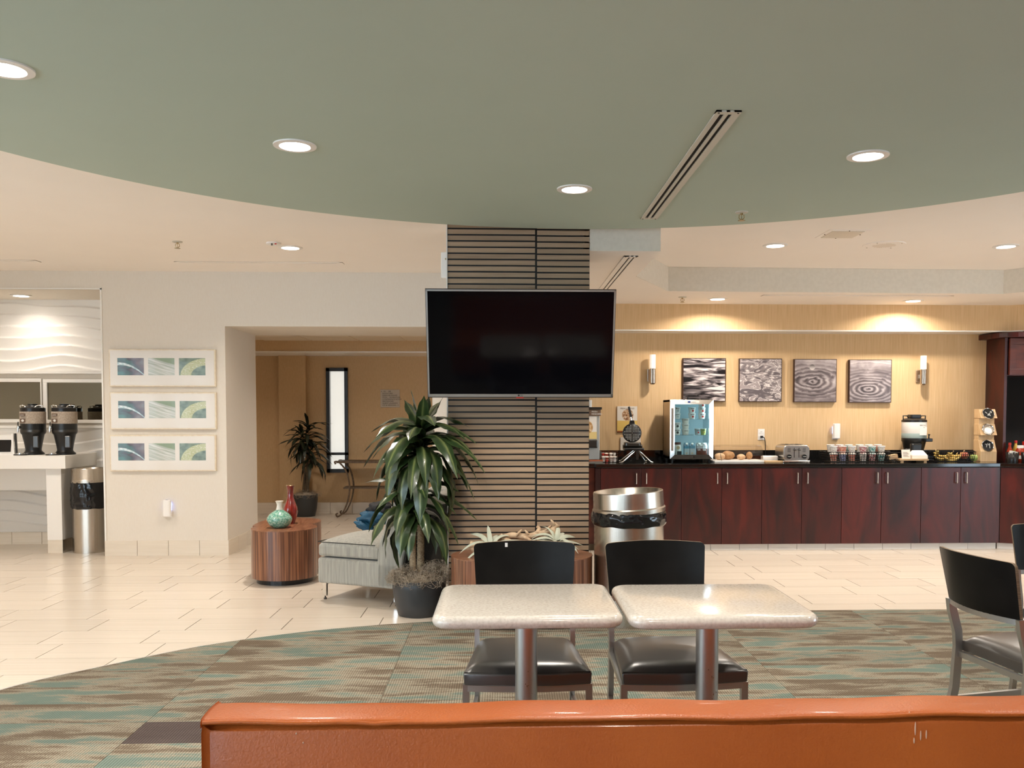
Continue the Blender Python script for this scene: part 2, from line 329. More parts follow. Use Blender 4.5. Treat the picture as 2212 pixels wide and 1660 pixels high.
# ---------------------------------------------------------------- mesh helpers
class MB:
    def __init__(s): s.v = []; s.f = []; s.uv = []
    def add(s, vs, fs, M=None, uvs=None):
        o = len(s.v)
        s.v += [tuple(M @ Vector(p)) if M is not None else tuple(p) for p in vs]
        s.f += [tuple(i + o for i in f) for f in fs]
        s.uv += list(uvs) if uvs else [(0., 0.)] * len(vs)
        return s
    def box(s, x0, x1, y0, y1, z0, z1, M=None):
        vs = [(x0, y0, z0), (x1, y0, z0), (x1, y1, z0), (x0, y1, z0), (x0, y0, z1), (x1, y0, z1), (x1, y1, z1), (x0, y1, z1)]
        return s.add(vs, [(0, 3, 2, 1), (4, 5, 6, 7), (0, 1, 5, 4), (1, 2, 6, 5), (2, 3, 7, 6), (3, 0, 4, 7)], M)
    def prism(s, poly, z0, z1, M=None):
        n = len(poly)
        a = sum(poly[i][0] * poly[(i + 1) % n][1] - poly[(i + 1) % n][0] * poly[i][1] for i in range(n))
        if a < 0: poly = poly[::-1]
        vs = [(x, y, z0) for x, y in poly] + [(x, y, z1) for x, y in poly]
        fs = [tuple(range(n))[::-1], tuple(range(n, 2 * n))] + [(i, (i + 1) % n, n + (i + 1) % n, n + i) for i in range(n)]
        return s.add(vs, fs, M)
    def lathe(s, prof, n=32, M=None, cap0=True, cap1=True):
        vs = []; fs = []
        uvs = []
        for k, (r, z) in enumerate(prof):
            for i in range(n):
                a = 2 * PI * i / n; vs.append((r * math.cos(a), r * math.sin(a), z)); uvs.append((4. * abs(i / n - .5), k / max(1, len(prof) - 1)))
        for k in range(len(prof) - 1):
            for i in range(n):
                j = (i + 1) % n; fs.append((k * n + i, k * n + j, (k + 1) * n + j, (k + 1) * n + i))
        if cap0: fs.append(tuple(range(n))[::-1])
        if cap1: fs.append(tuple((len(prof) - 1) * n + i for i in range(n)))
        return s.add(vs, fs, M, uvs)
    def cyl(s, r, z0, z1, n=24, M=None): return s.lathe([(r, z0), (r, z1)], n, M)
    def tube(s, path, r, n=8, M=None, closed=False):
        P = [Vector(p) for p in path]; m = len(P); R = r if isinstance(r, (list, tuple)) else [r] * m
        vs = []; fs = []; up = None
        for k in range(m):
            a = P[(k - 1) % m] if (closed or k) else P[k]; b = P[(k + 1) % m] if (closed or k < m - 1) else P[k]
            t = (b - a); t = t.normalized() if t.length > 1e-9 else Vector((0, 0, 1))
            if up is None: up = t.orthogonal().normalized()
            else:
                up = up - t * up.dot(t); up = up.normalized() if up.length > 1e-6 else t.orthogonal().normalized()
            w = t.cross(up)
            for i in range(n):
                q = 2 * PI * i / n; vs.append(tuple(P[k] + (up * math.cos(q) + w * math.sin(q)) * R[k]))
        for k in range(m if closed else m - 1):
            for i in range(n):
                j = (i + 1) % n; k2 = (k + 1) % m; fs.append((k * n + i, k * n + j, k2 * n + j, k2 * n + i))
        if not closed: fs += [tuple(range(n))[::-1], tuple((m - 1) * n + i for i in range(n))]
        return s.add(vs, fs, M)
    def bar(s, path, w, h, M=None, side=(1, 0, 0)):
        """rectangular bar along a path; w along 'side', h across"""
        P = [Vector(p) for p in path]; m = len(P); vs = []; fs = []; sd = Vector(side).normalized()
        for k in range(m):
            t = (P[min(k + 1, m - 1)] - P[max(k - 1, 0)]).normalized(); a = (sd - t * sd.dot(t)).normalized(); b = t.cross(a)
            for u, v in ((-1, -1), (1, -1), (1, 1), (-1, 1)): vs.append(tuple(P[k] + a * u * w / 2 + b * v * h / 2))
        for k in range(m - 1):
            for i in range(4): j = (i + 1) % 4; fs.append((k * 4 + i, k * 4 + j, k * 4 + 4 + j, k * 4 + 4 + i))
        fs += [(3, 2, 1, 0), tuple((m - 1) * 4 + i for i in range(4))]
        return s.add(vs, fs, M)
    def ball(s, c, rx, ry, rz, n=16, m=10, M=None):
        prof = [(max(math.sin(PI * k / m), 1e-3), -math.cos(PI * k / m)) for k in range(m + 1)]
        T = Matrix.Translation(c) @ Matrix.Diagonal((rx, ry, rz, 1))
        return s.lathe(prof, n, (M @ T) if M is not None else T)
    def sheet(s, pts, uvs=((0, 0), (1, 0), (1, 1), (0, 1)), M=None): return s.add(pts, [(0, 1, 2, 3)], M, uvs)
    def grid(s, fn, nu, nv, M=None):
        vs = []; fs = []; uv = []
        for j in range(nv + 1):
            for i in range(nu + 1): vs.append(tuple(fn(i / nu, j / nv))); uv.append((i / nu, j / nv))
        for j in range(nv):
            for i in range(nu): a = j * (nu + 1) + i; fs.append((a, a + 1, a + nu + 2, a + nu + 1))
        return s.add(vs, fs, M, uv)
    def mesh(s, name, smooth=None):
        me = bpy.data.meshes.new(name); me.from_pydata(s.v, [], s.f); me.update()
        ul = me.uv_layers.new(name='UVMap'); flat = []
        for lp in me.loops: flat += s.uv[lp.vertex_index]
        ul.data.foreach_set('uv', flat)
        if smooth:
            me.polygons.foreach_set('use_smooth', [True] * len(me.polygons)); me.set_sharp_from_angle(angle=math.radians(smooth))
        return me
    def build(s, name, material, parent=None, smooth=None, bevel=0., loc=None, rz=0., seg=2, sub=0, solid=0.):
        me = s.mesh(name, smooth); me.materials.append(MATS[material])
        return place(name, me, parent, loc, rz, bevel, seg, sub, solid)
def place(name, me, parent=None, loc=None, rz=0., bevel=0., seg=2, sub=0, solid=0.):
    o = bpy.data.objects.new(name, me); COL.objects.link(o)
    if parent: o.parent = parent
    if loc: o.location = loc
    if rz: o.rotation_euler = (0, 0, rz)
    if solid: q = o.modifiers.new('solid', 'SOLIDIFY'); q.thickness = solid; q.offset = 0
    if bevel: q = o.modifiers.new('bevel', 'BEVEL'); q.width = bevel; q.segments = seg; q.limit_method = 'ANGLE'; q.harden_normals = False
    if sub: q = o.modifiers.new('sub', 'SUBSURF'); q.levels = sub; q.render_levels = sub
    return o
def tag(o, label, cat, group=None):
    o['label'] = label; o['category'] = cat
    if group: o['group'] = group
    return o
def thing(name, label, cat, loc=(0, 0, 0), rz=0., group=None):
    o = bpy.data.objects.new(name, None); COL.objects.link(o); o.empty_display_size = .05
    o.location = loc; o.rotation_euler = (0, 0, rz)
    return tag(o, label, cat, group)
def struct(o, label=None):
    o['kind'] = 'structure'
    if label: o['label'] = label
    return o
def copy_tree(o, parent=None):
    c = o.copy(); COL.objects.link(c)
    if parent: c.parent = parent
    for ch in list(o.children): copy_tree(ch, c)
    return c
def text(body, size, parent, mat_, loc, rot=(PI / 2, 0, 0), align='LEFT', name='lettering', extrude=.0006, space=1.):
    cu = bpy.data.curves.new(name, 'FONT'); cu.body = body; cu.size = size; cu.align_x = align; cu.extrude = extrude; cu.space_line = space
    cu.materials.append(MATS[mat_]); o = bpy.data.objects.new(name, cu); COL.objects.link(o)
    me = bpy.data.meshes.new_from_object(o.evaluated_get(bpy.context.evaluated_depsgraph_get())); bpy.data.objects.remove(o); bpy.data.curves.remove(cu)
    o = bpy.data.objects.new(name, me); COL.objects.link(o); o.parent = parent; o.location = loc; o.rotation_euler = rot
    return o
def rot(ax, deg): return Matrix.Rotation(math.radians(deg), 4, ax)
def tr(x, y, z): return Matrix.Translation((x, y, z))
def arc(cx, cy, r, a0, a1, n): return [(cx + r * math.cos(math.radians(a0 + (a1 - a0) * k / n)), cy + r * math.sin(math.radians(a0 + (a1 - a0) * k / n))) for k in range(n + 1)]
def rrect(x0, x1, y0, y1, r, n=5):
    return arc(x1 - r, y1 - r, r, 0, 90, n) + arc(x0 + r, y1 - r, r, 90, 180, n) + arc(x0 + r, y0 + r, r, 180, 270, n) + arc(x1 - r, y0 + r, r, 270, 360, n)
def lamp(parent, loc, power, radius, color=WARM, spread=140.):
    ld = bpy.data.lights.new('bulb', 'AREA'); ld.shape = 'DISK'; ld.size = radius * 2; ld.energy = power; ld.color = color; ld.spread = math.radians(spread)
    o = bpy.data.objects.new('bulb', ld); COL.objects.link(o); o.parent = parent; o.location = loc
    return o

for _m in ('lamp_lens', 'sconce_glass', 'blue_glow', 'fridge_liner_glow'): MATS[_m].cycles.emission_sampling = 'NONE'

# ================================================================ THE SETTING
ZC, ZR, ZD = 2.73, 2.505, 2.62          # main ceiling, lowered ring over the bar, round green panel
YB = 8.48                                # cream wall
YW = 9.30                                # bar wall
def wallbox(name, boxes, m, label=None):
    b = MB()
    for q in boxes: b.box(*q)
    return struct(b.build(name, m), label)

# ---- cream wall with niche and hallway opening
wall_back = wallbox('wall_back', [(-3.835, -2.68, YB, 9.5, 0, ZC), (-6.6, -3.835, YB, 9.5, 2.554, ZC), (-2.68, -.70, YB, 9.5, 2.21, ZC), (-.70, .12, YB, 9.5, 0, ZC),
                                  (-6.6, -3.835, 9.27, 9.5, 0, 2.554)], 'wall_cream', 'cream textured wall with a coffee niche and a hallway opening')
wall_bar = wallbox('wall_bar', [(.12, 7.6, YW, 9.5, 0, ZC)], 'wall_tan', 'tan ribbed wallcovering behind the breakfast bar')
wall_left = wallbox('wall_left', [(-6.8, -6.6, -4.0, 9.5, 0, .2), (-6.8, -6.6, -4, 9.5, 2.5, ZC), (-6.8, -6.6, -4, -3.4, .2, 2.5), (-6.8, -6.6, -.6, -.3, .2, 2.5), (-6.8, -6.6, 2.5, 9.5, .2, 2.5)], 'wall_cream')
wall_right = wallbox('wall_right', [(7.6, 7.8, -4, 2.0, 0, ZC), (7.6, 7.8, 4.9, 9.5, 0, ZC), (7.6, 7.8, 2.0, 4.9, 0, .2), (7.6, 7.8, 2.0, 4.9, 2.2, ZC)], 'wall_cream')
_b = MB()
for q in (2.0, 3.42, 4.84): _b.box(7.66, 7.74, q, q + .06, .2, 2.2)
_b.box(7.66, 7.74, 2.0, 4.9, .2, .26).box(7.66, 7.74, 2.0, 4.9, 2.14, 2.2)
struct(_b.build('window_8', 'metal_dark'))
FW = [(-6.2, -4.3), (-4.1, -2.2)]
_fw = [(-6.8, 7.8, -4.2, -4.0, 0, .35), (-6.8, 7.8, -4.2, -4.0, 2.5, ZC)]
_x = -6.8
for a, c in FW: _fw.append((_x, a, -4.2, -4.0, .35, 2.5)); _x = c
_fw.append((_x, 7.8, -4.2, -4.0, .35, 2.5))
wall_front = wallbox('wall_front', _fw, 'wall_cream')
for k, (a, c) in enumerate(FW):
    b = MB(); 
    for q in ((a, a + .06), (c - .06, c), ((a + c) / 2 - .03, (a + c) / 2 + .03)): b.box(q[0], q[1], -4.14, -4.06, .35, 2.5)
    b.box(a, c, -4.14, -4.06, .35, .41).box(a, c, -4.14, -4.06, 2.44, 2.5).box(a, c, -4.14, -4.06, 1.9, 1.95)
    struct(b.build('window_%d' % (k + 2), 'metal_dark'))
for k, (a, c) in enumerate(((-3.4, -.6), (-.3, 2.5))):
    b = MB()
    for q in ((a, a + .06), (c - .06, c), ((a + c) / 2 - .03, (a + c) / 2 + .03)): b.box(-6.74, -6.66, q[0], q[1], .2, 2.5)
    b.box(-6.74, -6.66, a, c, .2, .26).box(-6.74, -6.66, a, c, 2.44, 2.5).box(-6.74, -6.66, a, c, 1.95, 2.0)
    struct(b.build('window_%d' % (k + 4), 'metal_dark'))

# ---- hallway beyond the opening
YH = 11.95
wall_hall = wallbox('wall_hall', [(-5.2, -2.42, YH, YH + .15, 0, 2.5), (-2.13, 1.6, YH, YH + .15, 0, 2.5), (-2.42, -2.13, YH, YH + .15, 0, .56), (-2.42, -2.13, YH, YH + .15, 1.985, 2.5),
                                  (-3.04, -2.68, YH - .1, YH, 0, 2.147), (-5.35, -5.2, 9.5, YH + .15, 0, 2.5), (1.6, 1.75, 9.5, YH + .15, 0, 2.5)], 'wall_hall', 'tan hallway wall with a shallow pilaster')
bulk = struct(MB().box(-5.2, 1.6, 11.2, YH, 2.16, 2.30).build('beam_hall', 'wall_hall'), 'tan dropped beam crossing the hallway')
MB().box(-5.2, 1.6, 11.19, YH, 2.145, 2.16).build('trim', 'trim_white', bulk)  # white sheet paints the beam's lit underside
hc = struct(MB().box(-5.2, 1.6, 9.5, YH, 2.30, 2.40).build('ceiling_hall', 'hall_ceiling'), 'suspended tile ceiling of the hallway')
_tm = MB().box(-.29, .29, -.29, .29, 0, .006).mesh('ceiling_tile'); _tm.materials.append(MATS['hall_ceiling'])
for i in range(7):
    for j in range(3): place('ceiling_tile', _tm, hc, (-3.0 + i * .6 + .25, 9.75 + j * .6, 2.294))

# ---- door-height window in the hall
w1 = struct(MB().box(-2.42, -2.13, 11.96, 12.02, .56, 1.985).build('window_1', 'black_satin'), 'narrow tall window with a black frame and frosted panes')
w1.data.clear_geometry(); _b = MB()
for q in ((-2.42, -2.375, .56, 1.985), (-2.175, -2.13, .56, 1.985), (-2.42, -2.13, .56, .61), (-2.42, -2.13, 1.94, 1.985), (-2.42, -2.13, .80, .835)): _b.box(q[0], q[1], 11.91, 12.03, q[2], q[3])
w1.data = _b.mesh('window_1'); w1.data.materials.append(MATS['black_satin'])
MB().box(-2.375, -2.175, 11.99, 12.0, .835, 1.94).build('pane', 'frosted', w1)
MB().box(-2.375, -2.175, 11.99, 12.0, .61, .80).build('pane', 'frosted', w1)

# ---- base tiles
def base_tiles(parent, p0, p1, h, w=.30, t=.012, m='base_tile', z=0., first=None):
    a = Vector((*p0, 0)); c = Vector((*p1, 0)); d = (c - a); Ln = d.length; d.normalize(); ang = math.atan2(d.y, d.x); s = 0.; step = first or w; cache = {}
    while s < Ln - .004:
        e = min(s + step, Ln); wd = round(e - s - .004, 4)
        if wd > .01:
            if wd not in cache:
                me = MB().box(0, wd, -t, 0, 0, h).mesh('base_tile'); me.materials.append(MATS[m]); cache[wd] = me
            q = a + d * s; place('base_tile', cache[wd], parent, (q.x, q.y, z), ang)
        s = e; step = w
bb = struct(MB().box(-3.835, -2.68, YB - .003, YB, 0, .145).box(-2.68, -2.677, YB, 9.5, 0, .145).box(-.70, -.45, YB - .003, YB, 0, .145).build('baseboard_back', 'grout'), 'cream ceramic tile baseboard of the cream wall')
base_tiles(bb, (-3.85, YB), (-2.667, YB), .146, .297, first=.31)
base_tiles(bb, (-2.68, YB), (-2.68, 9.5), .146, .30)
base_tiles(bb, (-.70, YB), (-.40, YB), .146)
bn = struct(MB().box(-6.5, -3.835, 9.26, 9.27, 0, .13).build('baseboard_niche', 'grout'), 'cream tile baseboard at the back of the coffee niche')
base_tiles(bn, (-6.4, 9.26), (-3.84, 9.26), .13, .31)
bh = struct(MB().box(-5.2, 1.6, YH - .004, YH, 0, .15).build('baseboard_hall', 'grout'), 'cream tile baseboard of the hallway')
base_tiles(bh, (-5.2, YH - .004), (-3.04, YH - .004), .15); base_tiles(bh, (-3.05, YH - .1), (-2.67, YH - .1), .15); base_tiles(bh, (-2.68, YH - .004), (1.6, YH - .004), .15)

# ---- ceilings
ceiling = struct(MB().box(-6.8, 7.8, -4.2, 9.5, ZC, ZC + .1).build('ceiling', 'ceil_white'), 'pale cream painted main ceiling')
DC, DR = (.476, 2.632), 3.268
disc = struct(MB().prism([(DC[0] + DR * math.cos(2 * PI * k / 160), DC[1] + DR * math.sin(2 * PI * k / 160)) for k in range(160)], ZD, ZC).build('ceiling_round', 'ceil_green'), 'large round grey-green dropped ceiling panel')
ring = struct(MB().prism([(.55, 6.07), (1.085, 6.07), (1.085, 7.2), (1.51, 8.06), (4.72, 8.14), (5.25, 7.5), (7.6, 7.5), (7.6, YW), (.55, YW)], ZR, ZC).build('ceiling_soffit', 'ceil_white'), 'lowered cream soffit with a tray recess over the bar')
_t = MB(); _ply = [(1.085, 7.2), (1.51, 8.06), (4.72, 8.14), (5.25, 7.5), (7.6, 7.5)]
for (x0, y0), (x1, y1) in zip(_ply, _ply[1:]):
    d = Vector((x1 - x0, y1 - y0, 0)).normalized(); nrm = Vector((d.y, -d.x, 0)) * .006
    _t.add([(x0 + nrm.x, y0 + nrm.y, ZR + .001), (x1 + nrm.x, y1 + nrm.y, ZR + .001), (x1 + nrm.x, y1 + nrm.y, ZC - .001), (x0 + nrm.x, y0 + nrm.y, ZC - .001), (x0, y0, ZR + .001), (x1, y1, ZR + .001), (x1, y1, ZC - .001), (x0, y0, ZC - .001)],
           [(0, 1, 2, 3), (7, 6, 5, 4), (0, 4, 5, 1), (2, 6, 7, 3), (1, 5, 6, 2), (3, 7, 4, 0)])
_t.build('tray_face', 'wall_silver', ring)
_t = MB().box(.55, 1.085, 6.064, 6.07, ZR + .001, ZC - .001); _t.build('beam_face', 'wall_silver', ring)
bkh = struct(MB().prism([(.12, 9.0), (5.29, 9.0), (5.75, 8.72), (7.6, 8.72), (7.6, YW), (.12, YW)], 2.24, ZR).build('beam_bar', 'wall_tan'), 'tan bulkhead above the breakfast bar')
MB().prism([(.12, 8.995), (5.292, 8.995), (5.752, 8.715), (7.6, 8.715), (7.6, YW), (.12, YW)], 2.227, 2.2405).build('trim', 'trim_white', bkh)

# ---- tiled floor
floor = struct(MB().box(-6.8, 7.8, -4.2, 12.1, -.06, -.003).build('floor', 'grout'), 'cream plank-like ceramic tile floor laid in staggered rows')
def cr_spline(P, n=6):
    out = []
    for i in range(len(P) - 1):
        p0, p1, p2, p3 = P[max(i - 1, 0)], P[i], P[i + 1], P[min(i + 2, len(P) - 1)]
        for k in range(n):
            t = k / n; out.append(tuple(.5 * ((2 * p1[a]) + (-p0[a] + p2[a]) * t + (2 * p0[a] - 5 * p1[a] + 4 * p2[a] - p3[a]) * t * t + (-p0[a] + 3 * p1[a] - 3 * p2[a] + p3[a]) * t ** 3) for a in range(len(p1))))
    return out + [P[-1]]
CARPET_EDGE = cr_spline([(-2.75, -3.9), (-2.9, 0), (-2.86, 2.5), (-2.74, 3.6), (-2.51, 4.341), (-2.155, 4.777), (-1.757, 5.168), (-1.199, 5.486), (-.579, 5.681), (.3, 5.83), (1.2, 5.91), (2.219, 5.937), (2.941, 5.937), (3.609, 5.887), (4.6, 5.72), (6, 5.2), (7, 4.3), (7.5, 3), (7.55, -3.9)], 5)
CARPET = CARPET_EDGE[::-1]               # counter-clockwise
def clip(poly, conv):
    out = list(poly)
    for i in range(len(conv)):
        a, b = conv[i], conv[(i + 1) % len(conv)]
        ins = lambda p: (b[0] - a[0]) * (p[1] - a[1]) - (b[1] - a[1]) * (p[0] - a[0]) >= -1e-9
        src, out = out, []
        for k in range(len(src)):
            p, q = src[k - 1], src[k]
            ip, iq = ins(p), ins(q)
            if ip != iq:
                d1 = (b[0] - a[0]) * (p[1] - a[1]) - (b[1] - a[1]) * (p[0] - a[0]); d2 = (b[0] - a[0]) * (q[1] - a[1]) - (b[1] - a[1]) * (q[0] - a[0]); t = d1 / (d1 - d2)
                out.append((p[0] + (q[0] - p[0]) * t, p[1] + (q[1] - p[1]) * t))
            if iq: out.append(q)
        if len(out) < 3: return []
    return out
def inside(p):
    c = False; n = len(CARPET)
    for i in range(n):
        (x0, y0), (x1, y1) = CARPET[i - 1], CARPET[i]
        if (y0 > p[1]) != (y1 > p[1]) and p[0] < (x1 - x0) * (p[1] - y0) / (y1 - y0) + x0: c = not c
    return c
_fwd = Vector((math.sin(YAW) * math.cos(PITCH), math.cos(YAW) * math.cos(PITCH), -math.sin(PITCH))); _rt = Vector((math.cos(YAW), -math.sin(YAW), 0)); _up = _rt.cross(_fwd)
def in_frame(x, y, z, mg=0.):
    p = Vector((x, y, z - 1.39)); k = p.dot(_fwd)
    if k < .1: return False
    px, py = 1152.4 + 1880 * p.dot(_rt) / k, 965.5 - 1880 * p.dot(_up) / k
    return -mg < px < 2212 + mg and -mg < py < 1660 + mg
TW, TH = .6085, .308
_tile = MB().box(.0028, TW - .0028, .002, TH - .002, -.008, 0).mesh('tile'); _tile.materials.append(MATS['tile'])
cand = []
for r in range(-1, 50):
    y = 4.632 - 3 * TH - 8 * TH + r * TH
    if y > 11.9: break
    off = -2.645 if r % 2 == 0 else -2.80
    for c in range(-8, 18):
        x = off + c * TW
        if x + TW < -6.75 or x > 7.7: continue
        if all(inside((x + a, y + b)) for a in (0, TW) for b in (0, TH)): continue
        hidden = (y > 9.5 and not -5.2 < x < 1.6) or (y > YW and x > .3) or (8.75 < y and x > .9) or (YB + .05 < y < 9.4 and (-3.9 < x < -2.7 - TW + .05 or -.65 < x < .4))
        cand.append((hidden or not in_frame(x + TW / 2, y + TH / 2, 0, 60), y, x))
cand.sort(key=lambda q: (q[0], q[1] ** 2 + q[2] ** 2 * .2))
rest = MB()
for k, (hid, y, x) in enumerate(cand):
    if k < 300 and not hid: place('tile', _tile, floor, (x, y, 0))
    else: rest.box(x + .002, x + TW - .002, y + .002, y + TH - .002, -.008, 0)
rest.build('tile_remainder', 'tile', floor)['kind'] = 'stuff'

# ---- carpet of long planks
carpet = MB().prism(CARPET, -.003, .004).build('carpet', 'grout')
tag(carpet, 'teal and brown streaked carpet of long plank tiles with curved edge', 'carpet')
PX0, PY0, PH = 1.403, 3.622, .2545
cnt = 0
far = MB()
for i in range(-5, 8):
    for j in range(-31, 12):
        x, y = PX0 + i, PY0 + j * PH
        poly = clip([(x + .001, y + .001), (x + .999, y + .001), (x + .999, y + PH - .001), (x + .001, y + PH - .001)], CARPET)
        if len(poly) < 3: continue
        vis = any(in_frame(x + a, y + b, 0, 40) for a in (0, .5, 1) for b in (0, PH))
        if vis:
            dark = (i, j) == (-3, 0)
            MB().prism(poly, .003, .009).build('carpet_plank', 'carpet_dark' if dark else 'carpet', carpet)
        else: far.prism(poly, .003, .009)
far.build('carpet_remainder', 'carpet', carpet)['kind'] = 'stuff'
_e = MB(); _ed = [(p[0], p[1], .006) for p in CARPET_EDGE]
_e.bar(_ed, .018, .014, side=(0, 0, 1)); 
_o = MB()
for k in range(len(CARPET_EDGE) - 1):
    (x0, y0), (x1, y1) = CARPET_EDGE[k], CARPET_EDGE[k + 1]; d = Vector((x1 - x0, y1 - y0)).normalized(); nx, ny = -d.y * .030, d.x * .030
    _o.add([(x0, y0, .0098), (x1, y1, .0098), (x1 + nx, y1 + ny, .003), (x0 + nx, y0 + ny, .003)], [(0, 1, 2, 3)])
_o.build('edge_strip', 'edge_alu', carpet)

# ---- slatted column
column = struct(MB().box(-.392, .59, 6.064, 6.55, 0, ZC).build('column', 'black'), 'square column clad in horizontal wood slats on black backing')
PITCHS = .0421
def slat_mesh(w):
    me = MB().box(0, w, -.006, 0, 0, .0308).mesh('slat'); me.materials.append(MATS['slat_wood']); return me
sa, sb = slat_mesh(.604), slat_mesh(.362)
for k in range(65):
    place('slat', sa, column, (-.392, 6.064, .004 + k * PITCHS))
    place('slat', sb, column, (.226, 6.064, .000 + k * PITCHS))
MB().box(-.40, -.392, 6.05, 6.55, 0, ZC).build('corner_trim', 'trim_white', column)

# ================================================================ CEILING FIXTURES
def downlight(x, y, z, power, label, group, r=.098, spread=138.):
    t = thing('recessed_downlight', label, 'downlight', (x, y, z), 0, group)
    MB().lathe([(r, 0), (r * .99, -.006), (r * .72, -.008), (r * .68, .002), (r * .64, .0)], 40, cap0=False, cap1=False).build('trim_ring', 'plastic_white', t, smooth=50)
    MB().cyl(r * .69, -.002, .0, 32).build('lens', 'lamp_lens', t)
    lamp(t, (0, 0, -.0095), power, r * .66, spread=spread)
    return t
G = 'downlights of the round green ceiling'
downlight(-1.787, 3.228, ZD, P_DISC, 'recessed downlight in green ceiling cut by the photo edge above the coffee niche', G)
downlight(-.966, 4.105, ZD, P_DISC, 'recessed downlight in green ceiling between niche corner and television', G)
downlight(.387, 4.844, ZD, P_DISC, 'recessed downlight in green ceiling right above the television', G)
downlight(1.745, 4.175, ZD, P_DISC, 'recessed downlight in green ceiling beside the sprinkler, towards the bar', G)
for x, y in ((.45, 2.35), (2.55, 2.9), (-1.75, 2.0), (.5, .3)):  # unseen lamps added for lighting; the first follows a glow overhead
    downlight(x, y, ZD, P_DISC, 'unseen recessed downlight of the green ceiling', G)
G = 'downlights of the cream ceilings'
downlight(-1.746, 7.22, ZC, P_CEIL, 'recessed downlight in cream ceiling beside the smoke detector', G)
downlight(2.18, 7.0, ZC, P_CEIL, 'recessed downlight in tray ceiling next to the square access panel', G)
downlight(4.057, 6.973, ZC, P_CEIL, 'recessed downlight in tray ceiling past the round speaker grille', G)
downlight(2.103, 8.581, ZR, P_BAR, 'recessed downlight in bar soffit above the ripple picture', G, spread=155.)
downlight(4.102, 8.66, ZR, P_BAR, 'recessed downlight in bar soffit above the ring picture', G, spread=155.)
for x, y in ((-4.6, 6.9), (-3.7, 4.4), (-4.4, 1.4), (6.2, 5.8), (5.4, 2.4)):  # unseen lamps added to brighten the sides of the room
    downlight(x, y, ZC, P_CEIL, 'unseen recessed downlight added to the cream ceiling for lighting', G)
downlight(6.1, 8.5, ZR, P_BAR, 'recessed downlight of the bar soffit outside the photograph', G, spread=155.)
downlight(-4.83, 8.92, 2.552, P_NICHE, 'recessed downlight inside the coffee niche ceiling', G)
downlight(-5.9, 8.92, 2.552, P_NICHE, 'recessed downlight of the niche ceiling outside the photograph', G)
for x in (-3.6, -1.5, .4): downlight(x, 10.2, 2.292, P_HALL, 'recessed downlight of the hallway ceiling', 'hallway downlights')

def slot_vent(name, label, x, y0, y1, z, w, slots, m='vent_white'):
    t = thing(name, label, 'vent', (x, y0, z)); L = y1 - y0
    b = MB(); b.box(-w / 2, w / 2, 0, L, -.001, 0); b.build('slot_shadow', 'dark_void', t)
    xs = sorted([-w / 2, w / 2] + [v for s in slots for v in s]); k = 0
    while k < len(xs) - 1:
        MB().box(xs[k], xs[k + 1], 0, L, -.008, -.001).build('louver', m, t); k += 2
    MB().box(-w / 2, w / 2, 0, .03, -.0085, -.001).build('end_plate', m, t); MB().box(-w / 2, w / 2, L - .03, L, -.0085, -.001).build('end_plate', m, t)
    for sx in (-w / 2 + .012, w / 2 - .012):
        for sy in (.01, L - .01): MB().cyl(.004, -.011, -.008, 10, tr(sx, sy, 0)).build('screw', 'metal_dark', t)
    return t
slot_vent('linear_vent', 'long linear air vent with two black slots in green ceiling', .917, 3.572, 5.553, ZD, .104, [(-.030, -.011), (.004, .021)])
slot_vent('linear_vent', 'long linear air vent under the beam beside the slatted column', .905, 6.24, 8.4, ZR, .10, [(-.014, -.002), (.018, .030)], 'ceil_white')
def xvent(label, x0, x1, y, z, w):
    t = thing('slot_diffuser', label, 'vent', ((x0 + x1) / 2, y, z)); h = (x1 - x0) / 2
    MB().box(-h, h, -w / 2, w / 2, -.001, 0).build('slot_shadow', 'dark_void', t)
    for a, c in ((-w / 2, -w * .12), (w * .02, w / 2)): MB().box(-h, h, a, c, -.004, -.001).build('louver', 'ceil_white', t)
    for a, c in ((-h, -h + .03), (h - .03, h)): MB().box(a, c, -w / 2, w / 2, -.0045, -.001).build('end_plate', 'ceil_white', t)
xvent('thin slot diffuser in cream ceiling above the hallway opening', -2.944, -1.451, 7.967, ZC, .10)
xvent('thin slot diffuser in cream ceiling above the coffee niche', -5.6, -4.143, 7.945, ZC, .10)
xvent('thin slot diffuser in bar soffit above the four pictures', 2.469, 4.317, 8.32, ZR, .09)

def sprinkler(x, y, z, label):
    t = thing('fire_sprinkler', label, 'sprinkler', (x, y, z), 0, 'fire sprinklers')
    MB().lathe([(.040, 0), (.038, -.006), (.022, -.008)], 24).build('escutcheon', 'vent_white', t, smooth=40)
    b = MB(); b.cyl(.009, -.02, -.006, 10).tube([(-.014, 0, -.018), (-.016, 0, -.038), (0, 0, -.05)], .0028, 6).tube([(.014, 0, -.018), (.016, 0, -.038), (0, 0, -.05)], .0028, 6).tube([(0, 0, -.02), (0, 0, -.05)], .002, 6)
    b.build('frame', 'brass', t)
    b = MB(); b.cyl(.018, -.054, -.051, 16)
    for k in range(8): b.box(.014, .022, -.003, .003, -.054, -.052, rot('Z', k * 45))
    b.build('deflector', 'brass', t)
sprinkler(1.46, 5.365, ZD, 'brass fire sprinkler hanging from the green ceiling')
sprinkler(-2.573, 7.0, ZC, 'brass fire sprinkler on cream ceiling above the framed leaf prints')
sprinkler(1.728, 8.454, ZR, 'brass fire sprinkler in bar soffit near the beam')
t = thing('smoke_detector', 'round white smoke detector on cream ceiling touching a downlight', 'smoke detector', (-1.83, 7.03, ZC))
MB().lathe([(.058, 0), (.058, -.012), (.05, -.016), (.03, -.02)], 32).build('body', 'plastic_white', t, smooth=40)
MB().box(-.006, .006, -.056, -.05, -.03, -.012).build('sensor', 'metal_dark', t); MB().box(.022, .036, -.056, -.05, -.022, -.013).build('indicator', 'red', t)
